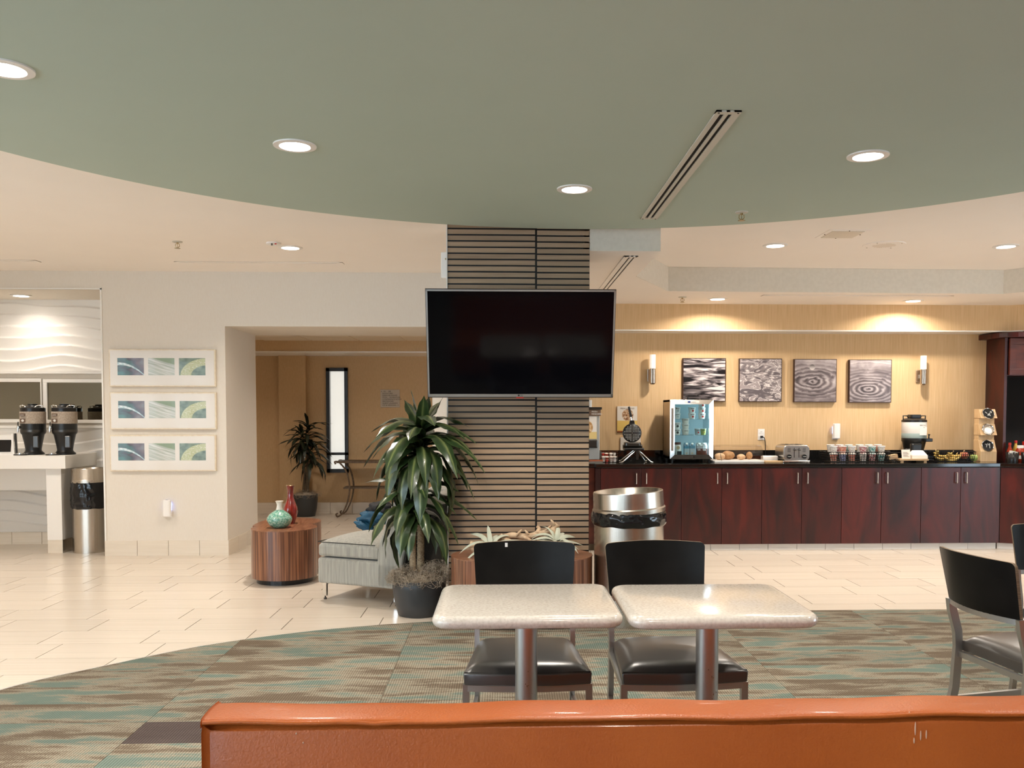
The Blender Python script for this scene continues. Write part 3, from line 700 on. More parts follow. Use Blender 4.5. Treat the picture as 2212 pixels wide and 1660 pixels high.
t = thing('ceiling_speaker', 'round perforated speaker grille in the tray ceiling', 'speaker', (3.047, 6.949, ZC))
MB().lathe([(.165, 0), (.163, -.006), (.10, -.007)], 48, cap1=False).build('rim', 'ceil_white', t, smooth=40)
MB().cyl(.10, -.0065, -.002, 40).build('grille', 'ceil_white', t)
b = MB()
for k in range(-6, 7):
    for j in range(-6, 7):
        if k * k + j * j < 38: b.cyl(.0035, -.0072, -.0062, 6, tr(k * .0145, j * .0145, 0))
b.build('perforation', 'kraft', t)['kind'] = 'stuff'
for k in range(4): MB().cyl(.005, -.008, -.005, 8, rot('Z', 45 + 90 * k) @ tr(.14, 0, 0)).build('screw', 'ink_brown', t)
t = thing('access_panel', 'square cream access panel screwed to the tray ceiling', 'panel', (2.547, 6.538, ZC))
MB().box(-.155, .155, -.155, .155, -.004, 0).build('frame', 'ceil_white', t); MB().box(-.12, .12, -.12, .12, -.008, -.004).build('cover', 'base_tile', t)
for x, y in ((-.135, 0), (.135, 0), (0, -.135), (0, .135)): MB().cyl(.005, -.008, -.003, 8, tr(x, y, 0)).build('screw', 'ink_brown', t)
tag(MB().cyl(.006, -.004, 0, 12, tr(1.78, 2.86, ZD)).cyl(.003, -.009, -.004, 8, tr(1.78, 2.86, ZD)).build('ceiling_hook', 'black'), 'tiny black screw hook in the green ceiling', 'hook')

# ================================================================ LARGE FURNITURE
# ---- television on its tilting mount
tv = thing('television', 'large black flat-screen television tilted on the slatted column', 'television', (.107, 5.715, 1.832))
T = rot('X', 13.0)
MB().box(-.600, .600, .012, .045, -.335, .335, T).box(-.35, .35, .045, .075, -.28, .12, T).build('back_shell', 'plastic_black', tv, bevel=.006)
bz = MB(); W, H, q = .613, .352, .011
for a in ((-W, W, H - q, H), (-W, W, -H, -H + q + .008), (-W, -W + q, -H, H), (W - q, W, -H, H)): bz.box(a[0], a[1], -.002, .014, a[2], a[3], T)
bz.build('bezel', 'tv_bezel', tv)
MB().box(-W - .003, W + .003, .004, .02, -H - .006, H + .004, T).build('rim', 'black_satin', tv)
MB().box(-W + q, W - q, .0015, .006, -H + q + .008, H - q, T).build('screen', 'screen', tv)
lg = MB().cyl(.006, 0, .001, 16, T @ tr(-.013, -.002, -H + .010) @ rot('X', 90)).build('logo', 'ink', tv)
_t = text('LG', .016, tv, 'ink', T @ Vector((-.005, -.0025, -H + .004))); _t.rotation_euler = (PI / 2 + math.radians(13), 0, 0)
MB().box(-.03, .02, -.003, .004, -H - .008, -H - .002, T).build('indicator', 'red', tv)
MB().box(-.12, .12, .31, .333, -.15, .15).box(-.04, .04, .05, .32, -.05, .05).build('wall_mount', 'metal_dark', tv)

# ---- booth bench in the foreground
bo = thing('booth_bench', 'long orange leather booth bench seen from behind in the foreground', 'bench', (0, 0, 0))
x0, x1 = -.572, 5.2
prof = [(1.648, .03), (1.645, .30), (1.642, .60), (1.645, .735), (1.650, .748)]
def sweep(prof, xa, xb, nx, sag):
    b = MB(); n = len(prof); vs = []; fs = []
    for i in range(nx + 1):
        x = xa + (xb - xa) * i / nx
        for k, (y, z) in enumerate(prof): vs.append((x, y + sag(x, k) * .3, z + sag(x, k)))
    for i in range(nx):
        for k in range(n): j = (k + 1) % n; fs.append((i * n + k, i * n + j, (i + 1) * n + j, (i + 1) * n + k))
    fs += [tuple(range(n)), tuple(nx * n + k for k in range(n))[::-1]]
    return b.add(vs, fs)
wob = lambda x, k: .0018 * math.sin(x * 9.) + .0012 * math.sin(x * 23 + 1)
o = sweep([(1.655, .03), (1.647, .40), (1.648, .780), (1.654, .794), (1.74, .794), (1.75, .03)], x0, x1, 90, lambda x, k: 0).build('back_panel', 'leather', bo, smooth=50, bevel=.012, seg=3)
tp = []
for k in range(12):
    a = PI * k / 11; tp.append((1.697 - .053 * math.cos(a), .798 + .008 * math.sin(a) ** .6))
tp = [(1.644, .793)] + tp + [(1.750, .793)]
sweep(tp, x0 - .003, x1, 160, wob).build('top_roll', 'leather', bo, smooth=60, bevel=.006, seg=3)
MB().tube([(x0 + i * (x1 - x0) / 160, 1.6445 + .001 * math.sin(i), .799 + wob(x0 + i * (x1 - x0) / 160, 0) - .004 * math.exp(-((x0 + i * (x1 - x0) / 160 + .25) / .03) ** 2)) for i in range(161)], .0042, 8).build('piping', 'leather', bo, smooth=60)
_s = MB()
for _x, _z, _l in ((0.787, 0.801, 0.006), (0.799, 0.773, 0.014), (0.810, 0.759, 0.010), (0.821, 0.761, 0.009), (0.797, 0.749, 0.006), (-0.397, 0.778, 0.002), (-0.384, 0.760, 0.002)): _s.ball((_x, 1.6468, _z), .0014, .0016, _l, 8, 6, None)
_s.build('scuff_marks', 'scuff', bo)
MB().box(x0, x1, 1.75, 2.26, .12, .36).build('seat_base', 'leather', bo, bevel=.01)
MB().box(x0, x1, 1.75, 2.28, .36, .46).build('seat_cushion', 'leather', bo, bevel=.03, seg=4)
MB().box(x0 + .04, x1, 1.70, 2.2, .009, .12).build('plinth', 'black_satin', bo)

# ---- cafe tables
def cafe_table(x, y, label):
    t = thing('cafe_table', label, 'table', (x, y, .009), 0, 'small stone-topped cafe tables')
    hw, hd, z0, z1 = .307, .272, .693, .735
    b = MB(); n = 5; rows = []
    for k in range(9):
        a = -PI / 2 + PI * k / 8; ins = .021 * (1 - math.cos(a)); z = (z0 + z1) / 2 + .021 * math.sin(a)
        rows.append([(px, py, z) for px, py in rrect(-hw + ins, hw - ins, -hd + ins, hd - ins, max(.062 - ins, .02), n)])
    m = len(rows[0]); vs = [p for r in rows for p in r]; fs = []
    for k in range(8):
        for i in range(m): j = (i + 1) % m; fs.append((k * m + i, k * m + j, (k + 1) * m + j, (k + 1) * m + i))
    fs += [tuple(range(m))[::-1], tuple(8 * m + i for i in range(m))]
    b.add(vs, fs).build('table_top', 'solid_surface', t, smooth=40)
    MB().cyl(.0385, .03, .68, 36).build('pole', 'frame_steel', t, smooth=40)
    MB().box(-.17, .17, -.17, .17, .68, .693).build('mounting_plate', 'black_satin', t)
    MB().lathe([(.225, 0), (.225, .008), (.20, .018), (.06, .032), (.045, .05)], 40).build('base', 'frame_steel', t, smooth=40)
    b = MB(); R = random.Random(x)
    for k in range(26):
        a = -PI / 2 + R.uniform(-.15, .8); z = .28 + .22 * R.random() ** 2; b.ball((.0385 * math.cos(a), .0385 * math.sin(a), z), .0018, .0018, R.uniform(.001, .005), 6, 4)
    b.build('rust_specks', 'ink_brown', t)['kind'] = 'stuff'
cafe_table(.074, 2.985, 'speckled stone-topped cafe table in front of the television')
cafe_table(.70, 2.963, 'speckled stone-topped cafe table on the bar side, touching its twin')

# ---- chairs: steel frame, bent plywood back, black vinyl seat; front is local -Y
def make_chair(label):
    t = thing('dining_chair', label, 'chair', (0, 0, .009), 0, 'black cafe chairs')
    fx, rx, fy, ry = .222, .196, -.205, .215
    def back_y(x, z): return .255 + (z - .65) * .22 + .050 * ((1 - (x / .21) ** 2)) 
    b = MB(); nu, th = 14, .013; rows = []
    outline = []
    z0, z1 = .617, .832
    def wz(z): return .198 + .014 * (z - z0) / (z1 - z0)
    vs = []; fs = []; zl = [z0 + (z1 - .018 - z0) * k / 4 for k in range(5)] + [z1 - .018 + .018 * math.sin(math.radians(a)) for a in (20, 40, 60, 78, 90)]; nz = len(zl) - 1
    for s in (0, 1):
        for j in range(nz + 1):
            v = j / nz
            for i in range(nu + 1):
                u = i / nu * 2 - 1; z = zl[j]
                r = .018
                # rounded top corners
                hw = wz(z)
                if z > z1 - r: hw -= r - math.sqrt(max(r * r - (z - (z1 - r)) ** 2, 0))
                x = u * hw; vs.append((x, back_y(x, z) + (th if s else 0), z + (.004 * (1 - u * u) if j == nz else 0)))
    st = (nu + 1) * (nz + 1)
    for j in range(nz):
        for i in range(nu):
            a = j * (nu + 1) + i; fs.append((a, a + 1, a + nu + 2, a + nu + 1)); a += st; fs.append((a + nu + 1, a + nu + 2, a + 1, a))
    o = MB().add(vs, fs).build('backrest', 'ply_face', t, smooth=50)
    rim = [j * (nu + 1) for j in range(nz + 1)] + [nz * (nu + 1) + i for i in range(1, nu + 1)] + [j * (nu + 1) + nu for j in range(nz - 1, -1, -1)] + [i for i in range(nu - 1, 0, -1)]
    ev = [vs[i] for i in rim] + [vs[i + st] for i in rim]; n = len(rim)
    MB().add(ev, [(i, n + i, n + (i + 1) % n, (i + 1) % n) for i in range(n)]).build('ply_edge', 'ply_edge', o, smooth=50)
    # seat cushion
    def seat_fn(u, v, top):
        y = -.225 + .435 * v; hw = .232 - .042 * v; x = (u * 2 - 1) * hw
        e = min(1, min(u, 1 - u) * 9) * min(1, min(v, 1 - v) * 9)
        crown = .016 * math.sin(PI * u) * math.sin(PI * v)
        z = (.442 + .026 * e ** .45 + crown) if top else .400
        y -= .022 * (1 - (u * 2 - 1) ** 2) * (1 - v)
        return (x * (.985 if not top else 1.), y, z)
    b = MB(); nu2 = 20; b.grid(lambda u, v: seat_fn(u, v, True), nu2, nu2); b.grid(lambda u, v: seat_fn(1 - u, v, False), nu2, nu2)
    m = (nu2 + 1); st = m * m
    rimi = [i for i in range(nu2)] + [j * m + nu2 for j in range(nu2)] + [nu2 * m + i for i in range(nu2, 0, -1)] + [j * m for j in range(nu2, 0, -1)]
    low = lambda i: st + (i // m) * m + (nu2 - i % m)
    b.f += [(rimi[k], low(rimi[k]), low(rimi[(k + 1) % len(rimi)]), rimi[(k + 1) % len(rimi)]) for k in range(len(rimi))]
    st_ = b.build('seat', 'vinyl', t, smooth=60, bevel=.004)
    pth = [seat_fn(max(.001, min(.999, i / 20)), .02, True) for i in range(21)]
    MB().tube([(p[0] * .985, p[1] - .003, .444) for p in pth], .003, 6).build('seam', 'black_satin', st_)
    # frame
    for s in (-1, 1):
        MB().bar([(s * fx, fy, 0), (s * fx, fy, .398)], .024, .024).build('leg', 'frame_steel', t)
        MB().bar([(s * rx, ry + .075, 0), (s * rx, ry + .02, .25), (s * rx, ry + .008, .42), (s * rx, ry + .012, .48), (s * rx, ry + .038, .57), (s * rx, ry + .045, .62)], .020, .034).build('leg', 'frame_steel', t)
        MB().bar([(s * fx, fy, .20), (s * (rx + .002), ry + .03, .20)], .016, .022).build('stretcher', 'frame_steel', t)
        MB().bar([(s * fx, fy, .387), (s * rx, ry, .387)], .02, .022).build('side_rail', 'frame_steel', t)
    MB().bar([(x, fy - .018 * (1 - (x / fx) ** 2), .387) for x in [fx * (i / 8 - 1) for i in range(17)]], .024, .022, side=(0, 0, 1)).build('front_rail', 'frame_steel', t)
    MB().bar([(x, back_y(x, .608) + .006, .608) for x in [rx * (i / 8 - 1) for i in range(17)]], .020, .018, side=(0, 0, 1)).build('back_rail', 'frame_steel', t)
    MB().box(-rx, rx, ry - .005, ry + .012, .376, .398).build('rear_rail', 'frame_steel', t)
    return t
c1 = make_chair('black cafe chair tucked behind the table under the television'); c1.location = (.082, 3.315, .009)
def chair(x, y, rz, label):
    c = copy_tree(c1); c.location = (x, y, .009); c.rotation_euler = (0, 0, math.radians(rz)); c['label'] = label; return c
chair(.642, 3.31, 2.5, 'black cafe chair in front of the large steel bin')
chair(2.115, 3.33, 99, 'black cafe chair turned sideways on the carpet facing the photo edge')
chair(2.63, 3.81, -8, 'black cafe chair behind the sideways one, cut by the photo edge')
MB().box(-.006, .005, -.0015, .0, -.014, .003).build('tape_scrap', 'label_white', c1, loc=(-.075, .2935, .832)); 

# ---- kidney-shaped wood tables
def kidney(name, label, loc, rz, l=.92):
    t = thing(name, label, 'table', loc, math.radians(rz), 'kidney-shaped wood drum tables')
    r = .262; d = l / 2 - r; neck = .165
    P = arc(d, 0, r, -150 + 30, 120, 16); P += [(d - r * .5 - .06, neck + .035), (0, neck), (-d + r * .5 + .06, neck + .035)]
    P += arc(-d, 0, r, 60, 240, 12); P += [(-d + .10, -r - .004), (0, -r - .012), (d - .10, -r - .004)]
    P = cr_spline(P + [P[0]], 2)[:-1]
    def ring_(s): return [(x * s, y * s) for x, y in P]
    MB().prism(P, .045, .435).build('drum', 'zebrano', t, smooth=30)
    MB().prism(P, .435, .441).build('top', 'zebrano_top', t)
    MB().prism([(x * .9, y * .86) for x, y in P], 0, .045).build('plinth', 'black_satin', t)
    return t
kidney('drum_table', 'kidney-shaped striped wood table holding two vases', (-1.834, 7.376, 0), -83)
kidney('drum_table', 'kidney-shaped striped wood table with driftwood before the column', (.112, 5.70, .009), 0, .93)
# ---- vases
v = thing('vase', 'squat celadon crackle vase with white neck on the wood table', 'vase', (-1.845, 7.17, .441))
MB().lathe([(.045, 0), (.06, .004), (.088, .03), (.101, .062), (.098, .085), (.075, .115), (.045, .135), (.028, .148)], 40, cap1=False).build('body', 'celadon', v, smooth=60)
MB().lathe([(.028, .148), (.022, .165), (.020, .185), (.025, .205), (.034, .218), (.031, .218), (.02, .19)], 32, cap0=False, cap1=False).build('neck', 'cream_glaze', v, smooth=60)
v = thing('vase', 'tall red glazed bottle vase on the wood table', 'vase', (-1.815, 7.42, .441))
MB().lathe([(.032, 0), (.034, .01), (.048, .05), (.060, .10), (.056, .14), (.036, .19), (.026, .225), (.024, .27), (.030, .31), (.036, .325), (.031, .325), (.022, .28)], 40, cap1=False).build('body', 'red_glaze', v, smooth=60)
MB().lathe([(.0365, .325), (.0345, .3275), (.031, .3255)], 32, cap0=False, cap1=False).build('lip', 'brass', v, smooth=60)

# ---- lounge chairs: local front is -X, seat runs along Y
def lounge(label, loc, rz):
    t = thing('lounge_chair', label, 'armchair', loc, math.radians(rz), 'grey fabric lounge chairs')
    D, Wd = .68, .66
    o = MB().box(0, D, 0, Wd, .125, .315).build('base', 'sofa_fabric', t, bevel=.02, seg=3)
    # seat cushion with crowned top
    b = MB()
    def top(u, v):
        e = (min(1, min(u, 1 - u) * 10) * min(1, min(v, 1 - v) * 10)) ** .5
        return (.0 + u * (D - .16), .008 + v * (Wd - .016), .415 + .03 * e + .03 * math.sin(PI * min(1, u * 1.1)) * math.sin(PI * v))
    def bot(u, v): return (.0 + (1 - u) * (D - .16), .008 + v * (Wd - .016), .325)
    n = 16; b.grid(top, n, n); b.grid(bot, n, n); m = n + 1; st = m * m
    rim = [i for i in range(n)] + [j * m + n for j in range(n)] + [n * m + i for i in range(n, 0, -1)] + [j * m for j in range(n, 0, -1)]
    low = lambda i: st + (i // m) * m + (n - i % m)
    b.f += [(rim[k], low(rim[k]), low(rim[(k + 1) % len(rim)]), rim[(k + 1) % len(rim)]) for k in range(len(rim))]
    c = b.build('seat_cushion', 'sofa_fabric', t, smooth=50, bevel=.02, seg=3)
    pts = [top(i / 20, .012) for i in range(1, 20)]; MB().tube([(p[0], .006, .430) for p in pts], .004, 6).build('piping', 'sofa_dark', c)
    MB().tube([(-.003, p, .430) for p in [.02 + .62 * k / 20 for k in range(21)]], .004, 6).build('piping', 'sofa_dark', c)
    # backrest: leaning slab with wide side
    pr = [(D - .17, .30), (D - .155, .44), (D - .06, .70), (D - .02, .765), (D + .06, .785), (D + .13, .77), (D + .14, .70), (D + .06, .40), (D + .005, .125), (D - .17, .125)]
    vs = [(x, 0, z) for x, z in pr] + [(x, Wd, z) for x, z in pr]; k = len(pr)
    MB().add(vs, [tuple(range(k)), tuple(range(k, 2 * k))[::-1]] + [(i, k + i, k + (i + 1) % k, (i + 1) % k) for i in range(k)]).build('backrest', 'sofa_fabric', t, bevel=.018, seg=3)
    vs = [(D + .147, .02, .70), (D + .068, .02, .40), (D + .012, .02, .14), (D + .012, Wd - .02, .14), (D + .068, Wd - .02, .40), (D + .147, Wd - .02, .70)]
    MB().add(vs, [(0, 1, 4, 5), (1, 2, 3, 4)]).build('back_shade', 'sofa_dark', t, solid=.004)  # dark sheet paints the shadow on the chair's outer back
    for x in (.04, D - .03):
        for y in (.04, Wd - .04):
            l = MB().box(x - .016, x + .016, y - .010, y + .010, .028, .125).build('leg', 'chrome', t); MB().cyl(.011, 0, .012, 12, tr(x, y, 0)).cyl(.005, .012, .03, 8, tr(x, y, 0)).build('glide', 'metal_dark', l)
    return t
lounge('grey fabric lounge chair beside the near potted dracaena', (-1.385, 6.44, 0), -24)
lounge('grey fabric lounge chair behind the first, draped with a blue jacket', (-.35, 7.78, 0), 250 - 360 + 0)
# jacket heap
jk = thing('jacket', 'crumpled blue and black jacket thrown on the rear lounge chair', 'jacket', (-1.05, 7.10, .465))
jk.scale = (.72, .72, .72)
def lump(u, v, sx, sy, sz, seed):
    a = 2 * PI * u; p = PI * v; d = Vector((math.cos(a) * math.sin(p), math.sin(a) * math.sin(p), -math.cos(p)))
    k = 1 + .35 * mnoise.noise(d * 2.3 + Vector((seed, 0, 0))) + .12 * mnoise.noise(d * 7 + Vector((0, seed, 0)))
    return (d.x * sx * k, d.y * sy * k, d.z * sz * k + sz)
MB().grid(lambda u, v: lump(u, v, .19, .13, .085, 3.), 40, 24).build('body', 'jacket', jk, smooth=80)
MB().grid(lambda u, v: lump(u, v, .12, .07, .05, 9.), 32, 18, tr(-.13, -.06, -.05) @ rot('Y', 28)).build('sleeve', 'jacket', jk, smooth=80)
MB().grid(lambda u, v: lump(u, v, .15, .10, .08, 5.), 32, 18, tr(.05, .04, .10)).build('lining', 'jacket_black', jk, smooth=80)

# ---- dracaenas
def leaf_mesh(az, el, ln, wd, droop, twist=0., seg=10, wav=0.):
    """arching strap leaf rooted at the origin; az azimuth, el start elevation, droop total bend (radians)"""
    b = MB(); p = Vector((0, 0, 0)); ds = ln / seg; rows = []
    side = Vector((-math.sin(az), math.cos(az), 0)); acc = el
    for k in range(seg + 1):
        t = k / seg
        d = Vector((math.cos(az) * math.cos(acc), math.sin(az) * math.cos(acc), math.sin(acc)))
        w = wd * (.30 + .70 * math.sin(PI * min(1, t * .95 + .12)) ** .8) * (1 if t < .8 else max(.02, 1 - ((t - .8) / .2) ** 1.6))
        nrm = side.cross(d); tw = twist * t; sv = side * math.cos(tw) + nrm * math.sin(tw); nv = -side * math.sin(tw) + nrm * math.cos(tw)
        for c in range(5):
            q = (c - 2) / 2; rows.append(tuple(p + sv * q * w / 2 + nv * (abs(q) * w * .16 + wav * w * math.sin(t * 17 + q * 2) * abs(q))))
        p = p + d * ds; acc -= droop / seg * max(.12, 1.75 - 1.9 * t)
    fs = []; uv = []
    for k in range(seg + 1):
        for c in range(5): uv.append((c / 4, k / seg))
    for k in range(seg):
        for c in range(4): a = k * 5 + c; fs.append((a, a + 1, a + 6, a + 5))
    return b.add(rows, fs, None, uv)
def pot_profile(r, h): return [(r * .74, 0), (r * .78, .004), (r * .9, h * .35), (r * .97, h * .7), (r, h - .004), (r * .985, h), (r * .93, h - .002), (r * .92, h - .05)]
def moss_curls(n, r, z, parent, seed, hh=.06, off=(0, 0)):
    R = random.Random(seed); b = MB()
    for k in range(n):
        a = R.uniform(0, 2 * PI); q = r * math.sqrt(R.random()) * 1.02; c = Vector((q * math.cos(a) + off[0], q * math.sin(a) + off[1], z + hh * (1 - (q / r) ** 2) * R.random()))
        rad = R.uniform(.008, .03); ph = R.uniform(0, 6.3); ax = Vector((R.uniform(-1, 1), R.uniform(-1, 1), R.uniform(-.7, .7))).normalized(); bx = ax.orthogonal().normalized(); cx = ax.cross(bx); pts = []
        for i in range(8):
            th = ph + i * R.uniform(.35, .75); pts.append(c + (bx * math.cos(th) + cx * math.sin(th)) * rad * (1 + .1 * i) + ax * .004 * i)
        b.tube(pts, .0011, 3)
    o = b.build('spanish_moss', 'moss', parent, smooth=60); o['kind'] = 'stuff'; return o
pl = thing('potted_dracaena', 'leafy striped dracaena in dark pot by the grey lounge chair', 'plant', (-.588, 5.965, 0))
MB().lathe(pot_profile(.187, .25), 48).build('pot', 'pot', pl, smooth=50)
MB().cyl(.172, .20, .225, 32).build('soil', 'bark_dark', pl)
MB().ball((0, 0, .232), .17, .17, .04, 24, 8).build('moss_bed', 'moss', pl, smooth=80)
moss_curls(900, .205, .25, pl, 3, .085); moss_curls(260, .085, .295, pl, 4, .06, (.115, -.03)); moss_curls(160, .08, .27, pl, 5, .05, (-.11, -.06))
st = MB().tube([(.005, 0, .22), (.012, 0, .5), (.008, 0, .8), (.012, .0, .95), (.02, 0, 1.12)], [.026, .025, .024, .024, .02], 14).build('stem', 'bark', pl, smooth=60)
for k in range(24):
    z = .26 + k * .028; MB().lathe([(.0262, 0), (.027, .003), (.0262, .006)], 14, tr(.0095, 0, z), False, False).build('stem_ring', 'bark', st, smooth=60)
MB().tube([(-.045, -.01, .22), (-.042, -.01, .45), (-.035, -.005, .62)], [.024, .022, .02], 14).build('stem', 'bark', pl, smooth=60)
R = random.Random(21)
def crown(n, cx, cy, z0, z1, parent, lmin, lmax, wd, elr, m, seed, droop=(1.6, 2.6), bad=None):
    R = random.Random(seed)
    for k in range(n):
        t = k / (n - 1); az = k * 2.39996 + R.uniform(-.25, .25); z = z0 + (z1 - z0) * t
        el = elr[0] + (elr[1] - elr[0]) * t ** 1.5 + R.uniform(-.12, .12); ln = lmin + (lmax - lmin) * R.random(); ln *= 1 - .25 * max(0, t - .7) / .3
        w_, dr_, tw_ = wd * R.uniform(.8, 1.15), R.uniform(*droop) * (1 - .35 * t), R.uniform(-.5, .5)
        for q in range(12):
            lm = leaf_mesh(az, el, ln, w_, dr_, tw_, wav=.10)
            if not bad or not any(bad(v[0] + cx + parent.location.x, v[1] + cy + parent.location.y) for v in lm.v): break
            az += .35 if math.sin(az) * 0 + math.cos(az) < 0 else -.35
            if q > 6: ln *= .85
        lm.build('leaf', m, parent, smooth=80, loc=(cx, cy, z))
NEAR = lambda x, y: x > -.42 and y > 6.02
crown(46, .015, 0, .98, 1.27, pl, .44, .62, .114, (.40, 1.05), 'dracaena', 5, (2.2, 3.0), NEAR)
crown(6, .02, 0, 1.25, 1.27, pl, .26, .33, .085, (1.05, 1.5), 'dracaena', 6, (.2, 1.3), NEAR)
crown(26, -.035, -.005, .62, .86, pl, .38, .52, .10, (.30, .95), 'dracaena', 8, (2.2, 3.0), NEAR)
p2 = thing('potted_dracaena', 'dark dracaena in black pot at the end of the hallway', 'plant', (-2.66, 11.66, 0))
MB().lathe(pot_profile(.17, .29), 40).build('pot', 'pot', p2, smooth=50); MB().ball((0, 0, .27), .155, .155, .05, 20, 8).build('moss_bed', 'moss', p2, smooth=80)
moss_curls(220, .19, .28, p2, 12, .06)
for k, (dx, dz) in enumerate(((-.05, .95), (.03, 1.05), (.07, .78))):
    MB().tube([(dx * .5, 0, .27), (dx * .4 + .02, .0, .55), (dx + .02, -.02, dz)], [.018, .016, .013], 10).build('stem', 'bark_dark', p2, smooth=60)
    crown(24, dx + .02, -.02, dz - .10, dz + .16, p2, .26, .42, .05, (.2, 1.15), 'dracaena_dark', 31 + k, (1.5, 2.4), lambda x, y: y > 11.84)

# ---- driftwood centrepiece and air plants
dw = thing('driftwood', 'pale twisted driftwood branch lying on the centre drum table', 'driftwood', (.112, 5.68, .450))
def branch(pts, r0, r1, seed):
    P = cr_spline(pts, 6); n = len(P); rr = [(r0 + (r1 - r0) * k / (n - 1)) * (1 + .28 * mnoise.noise(Vector((k * .45, seed, 0)))) for k in range(n)]
    return MB().tube(P, rr, 10)
branch([(-.34, -.02, .072), (-.26, -.02, .062), (-.19, .0, .075), (-.08, .02, .125), (.02, .03, .118), (.12, .02, .135), (.20, .01, .165), (.235, .01, .20)], .023, .018, 1.).build('branch', 'driftwood', dw, smooth=70)
branch([(.0, .03, .12), (.05, 0, .10), (.075, -.01, .07)], .014, .006, 2.).build('twig', 'driftwood', dw, smooth=70)
branch([(-.12, 0, .10), (-.08, -.05, .09), (-.06, -.08, .05), (-.01, -.10, .045), (.02, -.10, .0)], .022, .020, 3.).build('branch', 'driftwood', dw, smooth=70)
branch([(.20, .01, .17), (.215, -.02, .11), (.19, -.05, .05), (.15, -.08, .015)], .026, .018, 4.).build('branch', 'driftwood', dw, smooth=70)
branch([(.10, .02, .135), (.115, .05, .165), (.10, .06, .18)], .020, .008, 5.).build('twig', 'driftwood', dw, smooth=70)
branch([(-.33, -.02, .06), (-.30, -.03, .03), (-.28, -.05, .01)], .02, .014, 6.).build('twig', 'driftwood', dw, smooth=70)
for k, (x, y, z, dx, dz) in enumerate(((-.16, .0, .09, .03, .05), (-.04, .02, .12, .04, .045), (.05, .03, .12, -.03, .04), (.14, .02, .14, .05, .05), (.22, .01, .19, -.03, .04), (-.24, -.02, .065, -.02, .05))):
    branch([(x, y, z), (x + dx * .5, y - .02, z + dz * .6), (x + dx, y - .01, z + dz)], .011, .005, 10. + k).build('twig', 'driftwood', dw, smooth=70)
def air_plant(label, x, y, z, seed, tilt):
    t = thing('air_plant', label, 'air plant', (x, y, z), 0, 'silvery air plants'); R = random.Random(seed)
    t.rotation_euler = tilt
    for k in range(20):
        az = k * 2.39996; q = k / 19; el = .25 + 1.2 * q
        leaf_mesh(az, el, R.uniform(.19, .28), .034 * R.uniform(.8, 1.2), R.uniform(.9, 2.4) * (1 if k % 3 else 1.6), R.uniform(-.4, .4), seg=10).build('leaf', 'air_leaf', t, smooth=80)
air_plant('silvery air plant on the cut end of the driftwood', -.085, 5.60, .50, 2, (math.radians(20), math.radians(-8), 0))
air_plant('silvery air plant on the raised end of the driftwood', .325, 5.60, .535, 9, (math.radians(18), math.radians(18), 0))

# ---- swing-lid steel bins with bag
def bin_(name, label, loc, r, h, zb0, zb1, tilt, rz=0.):
    t = thing(name, label, 'bin', loc, rz, 'round steel litter bins')
    MB().lathe([(r * .985, 0), (r * .985, zb0 + .03), (r * .985, zb1)], 48, cap1=False).build('body', 'bin_steel', t, smooth=40)
    def bag(u, v):
        a = 2 * PI * u; z = zb0 + (zb1 - zb0) * v; k = mnoise.noise(Vector((math.cos(a) * 5 + z * 9, math.sin(a) * 5 - z * 7, z * 26))); k2 = mnoise.noise(Vector((math.cos(a) * 16, math.sin(a) * 16, z * 60)))
        q = r * (1.015 + .05 * math.sin(PI * v) ** .6) + .007 * k + .003 * k2
        if v < .01: q = r * .99
        return (q * math.cos(a), q * math.sin(a), z + .012 * mnoise.noise(Vector((math.cos(a) * 2, math.sin(a) * 2, 4.))) * (1 - v))
    MB().grid(bag, 140, 18).build('bag', 'black_gloss', t, smooth=80)
    T = tr(0, 0, zb1 - .004) @ rot('Y', tilt)
    hl = h - zb1
    l = MB().lathe([(r * 1.03, -.004), (r * 1.035, .022), (r * 1.0, .030), (r * .99, hl - .004), (r * .975, hl), (r * .95, hl - .002), (r * .80, hl - .05), (r * .78, hl - .06)], 56, T, False, False).build('lid', 'bin_steel', t, smooth=35)
    MB().lathe([(r * .78, hl - .062), (r * .3, hl - .10)], 40, T, False, True).build('lid_opening', 'dark_void', l)
    return t
bin_('litter_bin', 'large steel bin with tilted lid beside the slatted column', (.818, 5.69, 0), .232, .875, .650, .742, -3.2)
bin_('litter_bin', 'slim steel bin with black bag beside the coffee counter', (-4.125, 8.775, 0), .164, .835, .435, .70, -1.0)

# ================================================================ NICHE AND WALLS
# ---- carved wave panels
def wave(u, v, z0, z1, x0, x1):
    x = x0 + (x1 - x0) * u; z = z0 + (z1 - z0) * v
    w = z * 58 + 1.5 * math.sin(x * 4.1 + z * 2.5) + .9 * math.sin(x * 7.3 - z * 3.)
    s = (w / (2 * PI)) % 1.0; h = s ** 1.6 if s < .88 else (.88 ** 1.6) * (1 - (s - .88) / .12)
    return (x, 9.262 - .020 * h, z)
for z0, z1, lab in ((1.815, 2.554, 'white wave-relief wall panel lit above the dark mirrors'), (.13, 1.215, 'white wave-relief wall panel behind and under the coffee counter')):
    o = MB().grid(lambda u, v: wave(u, v, z0, z1, -6.55, -3.835), 150, int((z1 - z0) * 130)).build('wave_panel', 'wave_white', smooth=50); tag(o, lab, 'wall panel', 'wave relief panels')
for z0, z1, lab in ((1.785, 1.812, 'slim white ledge moulding above the dark mirrors'), (1.218, 1.245, 'slim white ledge moulding below the dark mirrors')):
    tag(MB().box(-6.55, -3.835, 9.225, 9.27, z0, z1).build('ledge_moulding', 'white_paint', bevel=.003), lab, 'moulding')
